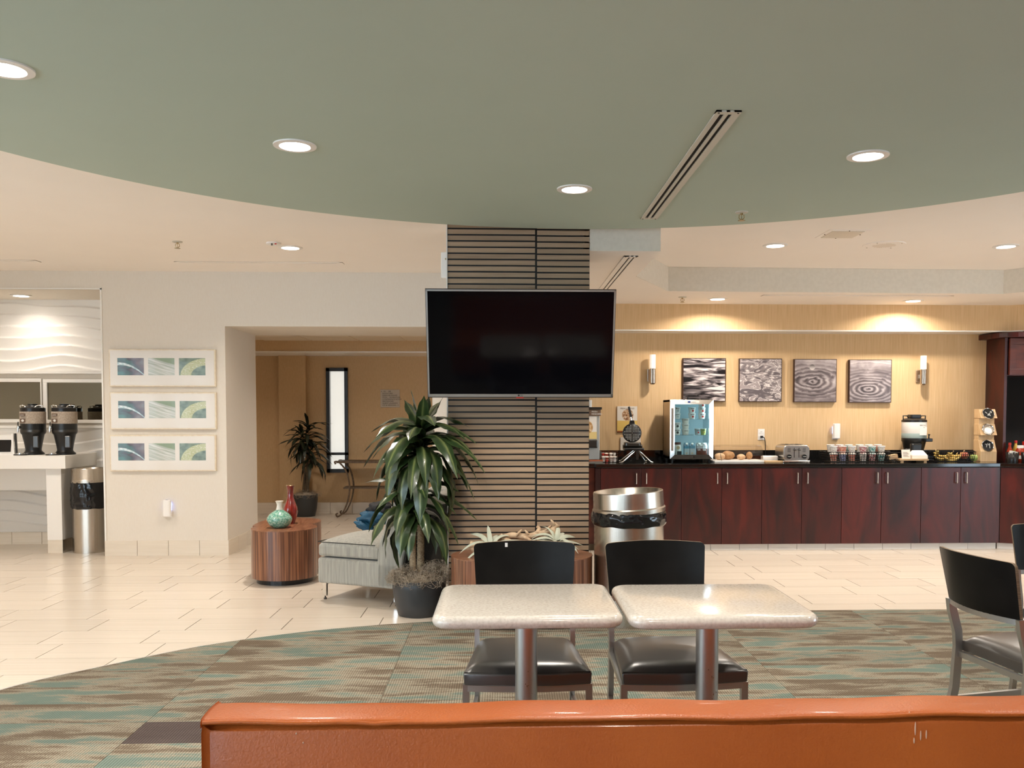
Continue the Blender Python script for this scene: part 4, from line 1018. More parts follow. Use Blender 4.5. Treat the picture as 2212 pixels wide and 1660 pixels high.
for x0, x1, dz, lab in ((-5.32, -4.815, .006, 'dark framed mirror behind the urn nearer the photo edge'), (-4.80, -3.84, 0., 'dark framed mirror next to the leaf prints, behind the second urn')):
    t = thing('framed_mirror', lab, 'mirror', ((x0 + x1) / 2, 9.268, 1.50 + dz), 0, 'dark mirrors in white frames'); h = (x1 - x0) / 2
    b = MB()
    for q in ((-h, h, .193, .228), (-h, h, -.228, -.193), (-h, -h + .042, -.193, .193), (h - .012, h, -.193, .193)): b.box(q[0], q[1], -.035, 0, q[2], q[3])
    b.build('frame', 'white_paint', t, bevel=.003); MB().box(-h + .03, h - .01, -.018, -.005, -.195, .195).build('glass', 'dark_mirror', t)
trim = struct(MB().box(-3.85, -3.835, 8.47, 8.49, 0, 2.57).box(-6.6, -3.835, 8.47, 8.49, 2.554, 2.566).build('trim_1', 'trim_white'), 'thin white edge trim around the niche opening')
# ---- coffee counter
t = thing('coffee_counter', 'white coffee counter with thick top and square leg in the niche', 'counter', (-4.4, 8.6, 0))
MB().box(-2.15, .128, .0, .655, .835, .962).build('top', 'white_paint', t, bevel=.002)
lg_ = MB().box(-.09, .055, .06, .34, .13, .835).build('leg', 'white_paint', t, bevel=.002)
MB().box(-.088, .053, .062, .338, .0, .13).build('foot_tile', 'base_tile', lg_); MB().box(.053, .056, .062, .338, .0, .13).build('kick_plate', 'bin_steel', lg_)
MB().box(-2.15, -.09, .30, .34, .60, .835).build('apron', 'white_paint', t)
MB().box(-2.15, -1.9, .06, .34, 0, .835).build('leg', 'white_paint', t)
# ---- coffee urns
def urn(x, y, label, bands=True):
    t = thing('coffee_urn', label, 'coffee urn', (x, y, .962), 0, 'insulated coffee urns')
    MB().lathe([(.085, .0), (.098, .004), (.098, .012), (.075, .035), (.072, .05), (.078, .09), (.10, .20), (.112, .215), (.114, .24), (.115, .31)], 40).build('base', 'plastic_black', t, smooth=40)
    MB().lathe([(.1155, .225), (.1165, .23), (.1165, .245), (.1155, .25)], 40, None, False, False).build('collar', 'metal_dark', t, smooth=40)
    MB().lathe([(.1155, .31), (.1165, .312), (.1165, .428), (.1155, .43)], 40).build('sleeve', 'linen', t, smooth=40)
    MB().lathe([(.113, .43), (.114, .45), (.112, .466), (.10, .472)], 40).build('lid', 'black_satin', t, smooth=40)
    MB().lathe([(.06, .472), (.066, .476), (.058, .488), (.045, .492), (.045, .505), (.03, .508)], 28).build('cap', 'plastic_black', t, smooth=40)
    for s in (-1, 1): MB().tube([(s * .105, -.02, .468), (s * .112, -.02, .488), (s * .085, -.03, .492), (s * .055, -.04, .485), (s * .045, -.05, .468)], .006, 8).build('handle', 'chrome', t, smooth=60)
    pl_ = MB().box(-.062, -.012, -.1245, -.114, .385, .412).build('plaque', 'brown_band', t)
    text('COFFEE', .011, pl_, 'label_white', (-.058, -.1252, .392), align='LEFT')
    MB().box(-.062, -.012, -.124, -.114, .322, .36).build('gauge_plate', 'brown_band', t)
    MB().cyl(.012, 0, .006, 20, tr(-.033, -.124, .341) @ rot('X', 90)).build('gauge', 'label_white', t)
    sp = MB().tube([(-.07, -.105, .275), (-.07, -.15, .275)], .014, 12).tube([(-.07, -.145, .29), (-.07, -.15, .255), (-.07, -.152, .225)], [.012, .011, .008], 10).build('spigot', 'chrome', t, smooth=60)
    MB().tube([(-.07, -.14, .285), (-.066, -.15, .31), (-.06, -.158, .328)], .005, 8).build('tap_lever', 'plastic_black', sp, smooth=60)
    MB().box(.03, .085, -.108, -.085, .07, .19, rot('Z', 8)).build('side_grip', 'metal_dark', t, bevel=.008)
    dt = MB().cyl(.062, .001, .012, 28, tr(-.045, -.155, 0)).build('drip_tray', 'metal_dark', t); MB().cyl(.035, .012, .022, 20, tr(-.045, -.15, 0)).build('tray_grate', 'chrome', dt)
urn(-4.715, 8.87, 'black coffee urn with linen sleeve nearer the photo edge'); urn(-4.405, 8.87, 'black coffee urn with linen sleeve near the counter corner')
t = thing('menu_stand', 'black and white angled card stand on the coffee counter', 'stand', (-4.95, 8.78, .962), math.radians(8))
MB().box(-.10, .075, -.006, .006, .0, .20, rot('X', -14)).build('card', 'label_white', t); MB().box(-.12, .055, -.012, -.006, .03, .15, rot('X', -14)).build('display', 'black_gloss', t)
MB().bar([(.085, -.01, 0), (.06, .035, .21)], .02, .014).build('strut', 'plastic_white', t); MB().bar([(.11, .0, 0), (.085, .045, .21)], .016, .02).build('strut', 'black_satin', t); MB().box(-.12, .12, -.04, .08, 0, .012).build('base', 'plastic_white', t)
tag(MB().prism(rrect(-.09, .07, -.05, .05, .02), .0, .06).build('paper_box', 'label_white', loc=(-4.93, 9.0, .962 + .25), bevel=.006), 'white carton standing on the shelf behind the card stand', 'box')
bpy.data.objects['paper_box'].location.z = .962
# ---- leaf print frames
for k, (zt, zb, xo, lab) in enumerate(((1.987, 1.63, .0, 'top'), (1.576, 1.221, .0, 'middle'), (1.168, .819, -.008, 'bottom'))):
    t = thing('leaf_print', 'framed triple leaf photo print, %s of the three stacked on the cream wall' % lab, 'picture', (-3.268 + xo, YB, (zt + zb) / 2), 0, 'framed leaf prints'); H = (zt - zb) / 2; Wp = .502
    MB().box(-Wp, Wp, -.028, 0, -H, H).build('frame', 'frame_wood', t, bevel=.003)
    MB().box(-Wp + .012, Wp - .012, -.030, -.026, -H + .012, H - .012).build('mat_board', 'mat_board', t)
    for cx, m in ((-.297, 'print_dark'), (-.008, 'print_streaks'), (.283, 'print_leaf')):
        MB().sheet([(cx - .124, -.0305, -.070), (cx + .124, -.0305, -.070), (cx + .124, -.0305, .094), (cx - .124, -.0305, .094)]).build('photo', m, t, solid=.001)
def plug_in(label, x, y, z):
    t = thing('plug_in_freshener', label, 'air freshener', (x, y, z), 0, 'plug-in air fresheners')
    MB().box(-.035, .035, -.006, 0, -.09, .03).build('outlet_plate', 'plastic_white', t, bevel=.002)
    MB().prism(rrect(-.038, .038, -.06, -.014, .018), -.08, .082).build('body', 'plastic_white', t, bevel=.006, smooth=50)
    MB().box(-.034, .034, -.0145, -.0065, -.02, .05).build('light_ring', 'blue_glow', t)
    MB().lathe([(.012, 0), (.008, -.008)], 16, tr(0, -.04, .0855)).build('vent_notch', 'machine_grey', t)
plug_in('white plug-in air freshener glowing blue under the leaf prints', -3.243, YB, .462)
plug_in('white plug-in air freshener glowing blue above the cup basket', 3.573, YW, 1.18)
t = thing('corner_guard', 'clear white plastic box fixed beside the column top', 'box', (-.445, 6.2, 2.42)); MB().box(-.0, .044, -.03, .03, -.09, .09).build('shell', 'plastic_white', t, bevel=.006); MB().cyl(.006, 0, .01, 10, tr(.035, -.035, .04) @ rot('X', 90)).build('screw', 'brass', t)

# ---- hallway: sign, console
t = thing('direction_sign', 'beige hallway sign listing rooms with arrows', 'sign', (-1.56, YH, 1.57))
MB().box(-.132, .132, -.012, 0, -.122, .122).build('plate', 'sign_plate', t, bevel=.004)
for k, s in enumerate(('\u2190 101 - 108', '   ELEVATORS', '   EXERCISE ROOM', '   POOL - WHIRLPOOL', '   CONFERENCE ROOM', '   RESTROOMS', '   GUEST LAUNDRY', '   ICE & VENDING \u2192')):
    text(s, .0265, t, 'ink', (-.125, -.0125, .088 - k * .0268))
t = thing('console_table', 'rusty scrolled iron console table in the hallway', 'table', (-1.75, 11.65, 0))
MB().box(-.46, .62, -.17, .17, .715, .742).build('top', 'iron', t); MB().box(-.38, .58, -.12, .12, .372, .392).build('shelf', 'iron', t)
for sx, y in ((-1, -.15), (-1, .15), (1, -.15), (1, .15)):
    bx = -.44 if sx < 0 else .60
    pts = cr_spline([(bx - sx * .06 + sx * .09, y, .70), (bx - sx * .02 + sx * .06, y, .735), (bx - sx * .02, y, .72), (bx - sx * .11, y, .60), (bx - sx * .15, y, .40), (bx - sx * .12, y, .20), (bx - sx * .05, y, .05), (bx + sx * .01, y, .012), (bx + sx * .03, y, .04), (bx + sx * .01, y, .05)], 5)
    MB().bar(pts, .03, .018, side=(0, 1, 0)).build('leg', 'iron', t, smooth=50)

# ================================================================ BAR WALL
for x0, x1, zt, zb, m, lab in ((1.905, 2.364, 1.96, 1.504, 'water_ripples', 'square picture of dark rippled water, partly behind the small fridge'), (2.510, 2.973, 1.956, 1.50, 'water_glints', 'square picture of glinting water above the bread case'),
                               (3.103, 3.569, 1.953, 1.495, 'water_drop', 'square picture of a water drop above its splash'), (3.699, 4.172, 1.949, 1.49, 'water_rings', 'square picture of round water rings beside a sconce')):
    t = thing('water_picture', lab, 'picture', ((x0 + x1) / 2, YW, (zt + zb) / 2), 0, 'square water pictures'); h = .231
    MB().box(-h, h, -.038, 0, -h, h).build('frame', 'frame_dark', t)
    MB().sheet([(-h + .007, -.0385, -h + .007), (h - .007, -.0385, -h + .007), (h - .007, -.0385, h - .007), (-h + .007, -.0385, h - .007)]).build('photo', m, t, solid=.001)
for x, z, lab in ((1.571, 1.845, 'cylinder wall sconce between the television and the pictures'), (4.49, 1.84, 'cylinder wall sconce beyond the ring picture')):
    t = thing('wall_sconce', lab, 'sconce', (x, YW, z), 0, 'cylinder wall sconces')
    MB().box(-.045, .0, -.02, 0, -.13, .0).build('back_plate', 'nickel', t, bevel=.003); MB().box(-.012, .012, -.07, -.02, -.09, -.05).build('arm', 'nickel', t)
    MB().cyl(.031, .0, .15, 28, tr(0, -.085, 0)).build('glass_tube', 'sconce_glass', t, smooth=40)
    MB().lathe([(.02, -.165), (.033, -.15), (.033, .002), (.031, .004)], 28, tr(0, -.085, 0)).build('holder', 'nickel', t, smooth=40)
def outlet(x, z, label, cord=False):
    t = thing('wall_outlet', label, 'outlet', (x, YW, z), 0, 'white wall outlets')
    MB().box(-.037, .037, -.006, 0, -.06, .06).build('plate', 'plastic_white', t, bevel=.002)
    for dz in (-.025, .025):
        f = MB().cyl(.017, 0, .003, 20, tr(0, -.006, dz) @ rot('X', 90)).build('socket', 'plastic_white', t)
        for dx in (-.006, .006): MB().box(dx - .0015, dx + .0015, -.0095, -.009, dz - .002, dz + .007).build('slot', 'ink', f)
    return t
t = outlet(2.765, 1.145, 'white wall outlet with black toaster cord above the butter dish')
cd_ = thing('power_cord', 'black power cord plugged into the outlet above the butter dish', 'cord', (2.765, YW, 1.12)); MB().box(-.013, .013, -.04, -.0095, -.012, .012).build('plug', 'plastic_black', cd_, bevel=.004)
MB().tube(cr_spline([(.0, -.035, 0), (.02, -.05, -.01), (.032, -.045, -.06), (.036, -.04, -.14), (.04, -.04, -.20)], 5), .0045, 8).build('cable', 'plastic_black', cd_, smooth=60)
outlet(4.345, 1.15, 'white wall outlet partly behind the drink dispenser')
def board(label, x0, x1, z0, z1, m, txt=None):
    t = thing('wall_poster', label, 'poster', ((x0 + x1) / 2, YW, (z0 + z1) / 2)); w, h = (x1 - x0) / 2, (z1 - z0) / 2
    MB().box(-w, w, -.014, -.002, -h, h).build('backing', 'kraft', t); MB().sheet([(-w, -.0145, -h), (w, -.0145, -h), (w, -.0145, h), (-w, -.0145, h)]).build('print', m, t, solid=.001)
    for s, sz, dz in (txt or []): text(s, sz, t, 'ink_brown', (0, -.0155, dz), align='CENTER')
board('fresh waffles food poster on the tan wall behind the waffle maker', 1.205, 1.42, 1.172, 1.449, 'poster_food', [('FRESH WAFFLES', .021, .108)])
board('small white waffle notice low behind the waffle maker', 1.241, 1.458, .967, 1.117, 'mat_board', [('WAFFLES', .032, -.03)])

# ================================================================ BREAKFAST BAR
YD, ZT = 8.62, .872
def door(parent, x0, x1, y, z0, z1, hx=None, m='mahogany'):
    d = MB().box(x0 + .002, x1 - .002, y - .019, y, z0, z1).build('door', m, parent, bevel=.0015)
    if hx is not None: MB().tube(cr_spline([(hx, y - .019, z1 - .05), (hx, y - .045, z1 - .052), (hx, y - .047, z1 - .06), (hx, y - .047, z1 - .145), (hx, y - .045, z1 - .153), (hx, y - .019, z1 - .155)], 4), .0055, 8).build('handle', 'handle', d, smooth=60)
    return d
PD = .4045
for k, lab in enumerate(('mahogany base cabinet under the waffle maker', 'mahogany base cabinet under the bread case', 'mahogany base cabinet under the toaster', 'mahogany base cabinet under the basket of cups', 'dark mahogany base cabinet under the drink dispenser')):
    x = .953 + 2 * PD * k; t = thing('base_cabinet', lab, 'cabinet', (x, YD, 0), 0, 'mahogany bar cabinets')
    MB().box(.001, 2 * PD - .001, .0, .62, .062, .833).build('carcass', 'black', t)
    door(t, 0, PD, 0, .064, .829, PD - .05); door(t, PD, 2 * PD, 0, .064, .829, PD + .05)
t = thing('filler_cabinet', 'reddish mahogany end cabinet half hidden by the slatted column', 'cabinet', (.2, 8.62, 0))
MB().box(.0, .70, .06, .62, .062, .833).build('carcass', 'black', t); MB().box(.70, .752, -.017, .62, .062, .829).build('filler_strip', 'mahogany', t)
door(t, .0, .35, .06, .064, .829, .30, 'mahogany_red'); door(t, .35, .70, .06, .064, .829, None, 'mahogany_red')
t = thing('angled_cabinet', 'angled mahogany corner cabinet below the condiment bottles', 'cabinet', (4.998, 8.62, 0), -math.radians(24))
MB().box(0, .85, .0, .5, .062, .833).build('carcass', 'black', t); door(t, .01, .40, 0, .064, .829); door(t, .40, .80, 0, .064, .829, .75)
bt = struct(MB().box(.2, 5.0, 8.66, 8.67, 0, .064).build('baseboard_bar', 'grout'), 'grey tile plinth along the bar cabinets')
base_tiles(bt, (.9, 8.645), (5.0, 8.645), .06, .292, m='base_grey'); base_tiles(bt, (.2, 8.70), (.9, 8.70), .06, .29, m='base_grey'); base_tiles(bt, (5.0, 8.645), (5.78, 8.30), .06, .29, m='base_grey')
ct = thing('countertop', 'polished black granite countertop running along the bar', 'countertop', (0, 0, .835))
MB().prism([(.15, 8.65), (.90, 8.65), (.90, 8.585), (4.985, 8.585), (5.80, 8.225), (7.5, 8.225), (7.5, YW), (.15, YW)], 0, ZT - .835).build('slab', 'granite', ct, bevel=.004)
MB().box(.15, 5.2, 9.275, YW, ZT - .835, ZT - .835 + .105).build('backsplash', 'granite', ct)
# hutch
t = thing('corner_hutch', 'dark mahogany hutch with open black bay at the bar corner', 'hutch', (5.22, 8.95, ZT))
MB().box(0, .03, 0, .35, 0, 1.29).build('side_panel', 'mahogany', t); MB().box(2.0, 2.03, 0, .35, 0, 1.29).build('side_panel', 'mahogany', t)
MB().box(.03, 2.0, .33, .345, 0, 1.29).build('back_panel', 'dark_void', t); MB().box(.03, 2.0, .0, .33, .895, .91).build('shelf', 'mahogany', t)
MB().prism([(-.09, -.06 + .41), (-.085, .12), (-.05, .02), (.0, -.05), (.09, -.085), (2.05, -.085), (2.05, .35)], 1.29, 1.345).build('cornice', 'mahogany', t, bevel=.006)
for k in range(4):
    d = MB().box(.04 + k * .48, .515 + k * .48, -.02, 0, .90, 1.285).build('door', 'mahogany_red', t, bevel=.002)
    b = MB(); a, c = .04 + k * .48, .515 + k * .48
    for q in ((a, c, .90, .965), (a, c, 1.22, 1.285), (a, a + .065, .965, 1.22), (c - .065, c, .965, 1.22)): b.box(q[0], q[1], -.028, -.02, q[2], q[3])
    b.build('door_rails', 'mahogany_red', d, bevel=.002)

# ---- pancake dispenser behind the column
t = thing('dispenser_machine', 'grey pancake dispenser machine half hidden by the column', 'dispenser', (.84, 8.99, ZT))
MB().box(-.13, .13, -.13, .2, .03, .54).build('body', 'machine_grey', t, bevel=.006); MB().box(-.145, .15, -.15, .21, .54, .565).build('lid', 'metal_dark', t)
MB().box(-.13, .14, -.14, -.13, .475, .54).build('brand_band', 'brown_band', t); text('FRESH', .022, t, 'label_white', (.045, -.141, .512)); text('PANCAKES', .022, t, 'label_white', (.045, -.141, .488))
MB().sheet([(-.10, -.1325, .24), (.10, -.1325, .24), (.10, -.1325, .47), (-.10, -.1325, .47)]).build('poster', 'poster_waffle', t, solid=.002); MB().box(-.1, .11, -.15, -.13, .15, .23).build('keypad', 'metal_dark', t, bevel=.01)
MB().box(-.13, .16, -.17, .2, .0, .03).build('tray', 'chrome', t); MB().prism(rrect(-.04, .06, -.04, .04, .01), .565, .64).build('top_canister', 'label_white', t)
# ---- tub of jam cups
t = thing('clear_tub', 'clear acrylic tub of little jam and cream cups', 'tub', (1.068, 8.90, ZT)); b = MB()
for q in ((-.085, .085, -.075, -.072), (-.085, .085, .072, .075)): b.box(q[0], q[1], q[2], q[3], 0, .115)
b.box(-.085, -.082, -.072, .072, 0, .115).box(.082, .085, -.072, .072, 0, .115).box(-.002, .002, -.072, .072, 0, .11).box(-.085, .085, -.075, .075, 0, .003); b.build('walls', 'acrylic', t)
R = random.Random(4)
for k in range(20):
    sd = -1 if k < 10 else 1; j = k % 10; x = 1.068 + sd * (.022 + .036 * (j % 2)) ; y = 8.90 - .045 + .042 * ((j // 2) % 3); z = ZT + .004 + .032 * (j // 4)
    red = (sd < 0 and j % 3 != 1)
    c = thing('jam_cup', 'tiny red jam cup in the clear tub' if red else 'tiny white creamer cup in the clear tub', 'cup', (x, y, z), 0, 'jam and cream cups'); T = rot('X', R.uniform(-30, 30))
    MB().lathe([(.012, 0), (.017, .022)], 14, T).build('cup', 'red' if red else 'label_white', c, smooth=40); MB().cyl(.0185, .022, .025, 14, T).build('lid', 'label_white', c)
# ---- waffle maker
t = thing('waffle_maker', 'black flip waffle maker standing open on wire legs', 'waffle maker', (1.31, 8.90, ZT))
Tp = tr(-.004, -.02, .30) @ rot('X', 90)
MB().lathe([(.085, -.035), (.096, -.028), (.097, .0), (.089, .006)], 40, Tp).build('upper_plate', 'black_satin', t, smooth=40)
b = MB()
for ix in range(-5, 6):
    for iy in range(-5, 6):
        x, z = ix * .0155, iy * .0155
        if x * x + z * z < .082 ** 2 and abs(ix) > 0 and abs(iy) > 0: b.box(x - .0042, x + .0042, z - .0042, z + .0042, .006, .013, Tp)
b.build('waffle_studs', 'machine_grey', t)['kind'] = 'stuff'
MB().box(-.086, .086, -.0015, .0015, .006, .012, Tp).box(-.0015, .0015, -.086, .086, .006, .012, Tp).build('divider', 'frame_steel', t)
MB().prism([(-.03, .085), (.03, .085), (.022, .13), (-.022, .13)], -.03, .0, Tp).build('neck', 'black_satin', t, bevel=.004)
h_ = MB().tube([(-.005, 0, .43), (-.012, .005, .47)], .007, 10).build('handle_rod', 'chrome', t); MB().tube([(-.012, .005, .465), (-.035, .01, .57)], [.014, .011], 12).build('handle', 'black_satin', t, smooth=50)
MB().prism(rrect(-.085, .085, -.07, .05, .03), .165, .205).build('hinge_block', 'metal_dark', t, bevel=.008); MB().tube([(-.10, -.02, .165), (.10, -.02, .165)], .016, 14).build('hinge_pin', 'metal_dark', t, smooth=50)
MB().box(-.09, .11, -.10, .06, .125, .15).build('lower_plate', 'black_satin', t, bevel=.008)
for x0, y0, x1, y1 in ((.03, -.06, -.12, -.15), (.06, -.06, .17, -.15), (.03, .04, -.10, .12), (.06, .04, .15, .12)):
    MB().tube([(x0, y0, .15), (x0, y0, .125), (x1, y1, .008), (x1 + .02 * (1 if x1 > 0 else -1), y1, .006)], .0075, 8).build('leg', 'chrome', t, smooth=60)
MB().box(.03, .055, -.09, -.07, .03, .125).build('drip_catch', 'metal_dark', t)
# ---- glass door fridge
FX, FY = 1.905, 8.80
t = thing('mini_fridge', 'stainless glass-door mini fridge stocked with yogurt and milk', 'refrigerator', (FX, FY, ZT)); w, dp, zb, zt_ = .222, .40, .035, .64
b = MB(); b.box(-w, -w + .02, .03, dp, zb, zt_).box(w - .02, w, .03, dp, zb, zt_).box(-w, w, .03, dp, zt_ - .02, zt_).box(-w, w, .03, dp, zb, zb + .03).box(-w, w, dp - .02, dp, zb, zt_); b.build('body', 'fridge_side', t)
b = MB(); b.box(-w + .02, -w + .024, .04, dp - .02, zb + .03, zt_ - .02).box(w - .024, w - .02, .04, dp - .02, zb + .03, zt_ - .02).box(-w + .02, w - .02, dp - .024, dp - .02, zb + .03, zt_ - .02).box(-w + .02, w - .02, .04, dp - .02, zt_ - .024, zt_ - .02); b.build('liner', 'fridge_liner_glow', t)
dd = MB(); fi = .045
def mitre(b, P, Q, y0, y1):
    for k in range(4): j = (k + 1) % 4; b.add([(P[k][0], y0 + .012, P[k][1]), (P[j][0], y0 + .012, P[j][1]), (Q[j][0], y0, Q[j][1]), (Q[k][0], y0, Q[k][1]), (P[k][0], y1, P[k][1]), (P[j][0], y1, P[j][1]), (Q[j][0], y1, Q[j][1]), (Q[k][0], y1, Q[k][1])], [(0, 1, 2, 3), (4, 7, 6, 5), (0, 4, 5, 1), (3, 2, 6, 7), (1, 5, 6, 2), (0, 3, 7, 4)])
P_ = [(-w, zb), (w, zb), (w, zt_), (-w, zt_)]; Q_ = [(-w + fi, zb + fi), (w - fi, zb + fi), (w - fi, zt_ - fi), (-w + fi, zt_ - fi)]
mitre(dd, P_, Q_, -.005, .03); dr = dd.build('door', 'chrome', t)
MB().box(-w + fi - .002, w - fi + .002, .012, .016, zb + fi, zt_ - fi).build('door_glass', 'fridge_glass', dr)
MB().box(-w + .006, -w + .032, -.028, -.012, .12, .56).build('door_handle', 'nickel', dr, bevel=.006); MB().cyl(.012, 0, .006, 18, tr(.02, -.0, .06) @ rot('X', 90)).build('lock', 'metal_dark', dr)
lb = MB().prism(rrect(-.075, .075, -.011, .011, .01), 0, .004, tr(0, -.002, zt_ - .022) @ rot('X', 90)).build('badge', 'label_white', dr); MB().box(-.045, -.018, -.0075, -.006, zt_ - .031, zt_ - .014).build('badge_mark', 'blue', lb); text('CURTIS', .014, lb, 'machine_grey', (-.008, -.0075, zt_ - .028))
MB().box(-.05, .03, .02, .1, zt_, zt_ + .012).cyl(.012, zt_, zt_ + .025, 12, tr(-.03, .06, 0)).box(.09, .17, .02, .06, zt_, zt_ + .012).build('hinge_cover', 'black_satin', t)
for sx in (-w + .03, w - .03):
    for sy in (.05, dp - .04): MB().cyl(.014, 0, zb, 12, tr(sx, sy, 0)).build('foot', 'black', t)
ZS = [zb + .03, zb + .245, zb + .41]
for z in ZS[1:]: MB().box(-w + .024, w - .024, .06, dp - .03, z - .006, z).build('shelf', 'acrylic', t)
ld = bpy.data.lights.new('fridge_bulb', 'AREA'); ld.shape = 'RECTANGLE'; ld.size = .03; ld.size_y = .5; ld.energy = .35; ld.color = (.78, .93, 1.); lo = bpy.data.objects.new('fridge_bulb', ld); COL.objects.link(lo); lo.parent = t; lo.location = (.185, .05, .34); lo.rotation_euler = (PI / 2, 0, math.radians(35))
def tub(dx, dy, z, label, m='label_white', r=.038, h=.055, spot='red', group='yogurt tubs'):
    c = thing('yogurt_cup', label, 'yogurt', (FX + dx, FY + dy, ZT + z), 0, group)
    MB().lathe([(r * .78, 0), (r, h)], 24).build('cup', m, c, smooth=40); MB().lathe([(r * 1.07, h), (r * 1.07, h + .003)], 24).build('lid', 'label_white', c)
    s = MB().cyl(r * .28, 0, .002, 14, tr(.004, -r * .90, h * .42) @ rot('X', 84)).build('fruit_mark', spot, c); MB().box(-r * .5, r * .5, -r * .99, -r * .93, h * .74, h * .82).build('name_line', 'ink', c)
for k in range(2):
    tub(-.135, .10, ZS[2] + k * .06, 'white yogurt tub on top fridge shelf by the handle, %s of two' % ('lower', 'upper')[k], spot='milk_grey'); tub(.02, .10, ZS[2] + k * .06, 'white yogurt tub in the middle of the top fridge shelf, %s of two' % ('lower', 'upper')[k])
for k in range(3): tub(.125, .11, ZS[2] + k * .058, 'white yogurt tub stacked by the hinge on the top fridge shelf, %s of three' % ('bottom', 'middle', 'top')[k])
for k in range(2): tub(-.14, .09, ZS[1] + k * .065, 'wide berry yogurt tub on middle fridge shelf, %s of two' % ('lower', 'upper')[k], r=.045, h=.06, spot='ink')
for k in range(3): tub(-.045, .10, ZS[1] + k * .055, 'cream yogurt tub in the middle fridge shelf stack, %s of three' % ('bottom', 'middle', 'top')[k], m='mat_board', spot='mat_board')
tub(.075, .08, ZS[1], 'small fruit cup with red print on middle fridge shelf', 'milk_grey', .03, .062, 'red'); tub(.135, .08, ZS[1], 'small fruit cup with green lid print on middle fridge shelf', 'apple_green', .03, .062, 'mustard')
def carton(dx, m1, m2, label, word=None):
    c = thing('milk_carton', label, 'carton', (FX + dx, FY + .09, ZT + ZS[0]), 0, 'small drink cartons'); a = .026
    MB().box(-a, a, -a, a, 0, .075).build('body', m2, c, bevel=.002); MB().box(-a, a, -a, a, .075, .105).build('shoulder', m1, c); 
    vs = [(-a, -a, .105), (a, -a, .105), (a, a, .105), (-a, a, .105), (-a, .006, .135), (a, .006, .135)]; MB().add(vs, [(0, 1, 5, 4), (2, 3, 4, 5), (1, 2, 5), (3, 0, 4)]).build('gable', m1, c)
    MB().cyl(.013, 0, .012, 16, tr(.0, -a + .010, .118) @ rot('X', 40)).build('cap', 'label_white', c)
    if word: text(word, .024, c, 'label_white', (-.022, -a - .001, .055))
    else: MB().box(-.012, .006, -a - .001, -a, .022, .035).build('print', 'kraft', c)
carton(-.035, 'milk_blue', 'milk_grey', 'blue and grey milk carton in the fridge, next to the cream bottle'); carton(.022, 'milk_blue', 'milk_grey', 'blue and grey milk carton in the fridge, next to the brown cartons')
carton(.095, 'machine_grey', 'cocoa', 'brown chocolate milk carton in the fridge nearer the milk', 'Silk'); carton(.150, 'machine_grey', 'cocoa', 'brown chocolate milk carton in the fridge nearer the hinge', 'Silk')
c = thing('cream_bottle', 'pale cream bottle with dark cap in the fridge corner', 'bottle', (FX - .13, FY + .09, ZT + ZS[0])); MB().lathe([(.04, 0), (.042, .01), (.042, .09), (.036, .115)], 24).build('body', 'mat_board', c, smooth=40); MB().lathe([(.036, .115), (.037, .14)], 24).build('cap', 'cocoa', c); MB().cyl(.018, 0, .002, 16, tr(0, -.0425, .085) @ rot('X', 90)).build('seal', 'kraft', c); MB().box(-.01, .035, -.043, -.04, .012, .05).build('label', 'ink', c)
# ---- bread case
t = thing('bread_case', 'clear acrylic bread case with curved front on the counter', 'display case', (2.385, 8.90, ZT)); b = MB()
L_ = .245
pr = [(-.13, .0), (-.13, .05)] + [(-.13 + .10 * (1 - math.cos(math.radians(a))), .05 + .10 * math.sin(math.radians(a))) for a in range(15, 91, 15)] + [(.14, .15), (.14, 0)]
MB().box(-L_ - .01, L_ + .01, -.14, .15, 0, .022).build('tray', 'label_white', t, bevel=.004)
vs = [(-L_, y, z + .022) for y, z in pr[:-1]] + [(L_, y, z + .022) for y, z in pr[:-1]]; n = len(pr) - 1
MB().add(vs, [(i, i + 1, n + i + 1, n + i) for i in range(n - 1)]).build('curved_cover', 'acrylic', t, solid=.003)
for sx in (-L_, L_): MB().add([(sx, y, z + .022) for y, z in pr], [tuple(range(len(pr)))]).build('end_panel', 'acrylic', t, solid=.003)
def bread(dx, dy, rx, ry, rz_, m, label, hole=False):
    c = thing('bread_roll' if not hole else 'bagel', label, 'bread', (2.385 + dx, 8.90 + dy, ZT + .023), 0, 'breads in the acrylic case')
    MB().grid(lambda u, v: tuple(Vector((math.cos(2 * PI * u) * math.sin(PI * v) * rx, math.sin(2 * PI * u) * math.sin(PI * v) * ry, rz_ - math.cos(PI * v) * rz_)) * (1 + .06 * mnoise.noise(Vector((math.cos(2 * PI * u) * 2, math.sin(2 * PI * u) * 2, v * 4 + dx * 30))))), 24, 14).build('crust', m, c, smooth=80)
    MB().lathe([(rx * .34, 0), (rx * .18, .004)], 16, tr(0, -ry * .78, rz_ * 1.25) @ rot('X', 62)).build('score', 'bun_dark', c)
bread(-.175, -.03, .055, .045, .036, 'bun', 'pale sliced bagel at the fridge end of the bread case'); bread(-.075, .02, .068, .05, .045, 'bun_dark', 'large dark-topped bread roll in the bread case'); bread(.05, -.02, .045, .04, .030, 'bun', 'pale bread roll in the middle of the bread case'); bread(.155, .05, .034, .03, .04, 'bun_dark', 'small brown muffin at the toaster end of the bread case')
tag(MB().tube([(-.012, -.06, .02), (-.03, -.075, .10), (-.034, -.08, .115)], [.003, .003, .006], 8).build('bread_tongs', 'chrome', loc=(2.21, 8.80, ZT)), 'thin steel tongs leaning at the fridge end of the bread case', 'tongs')
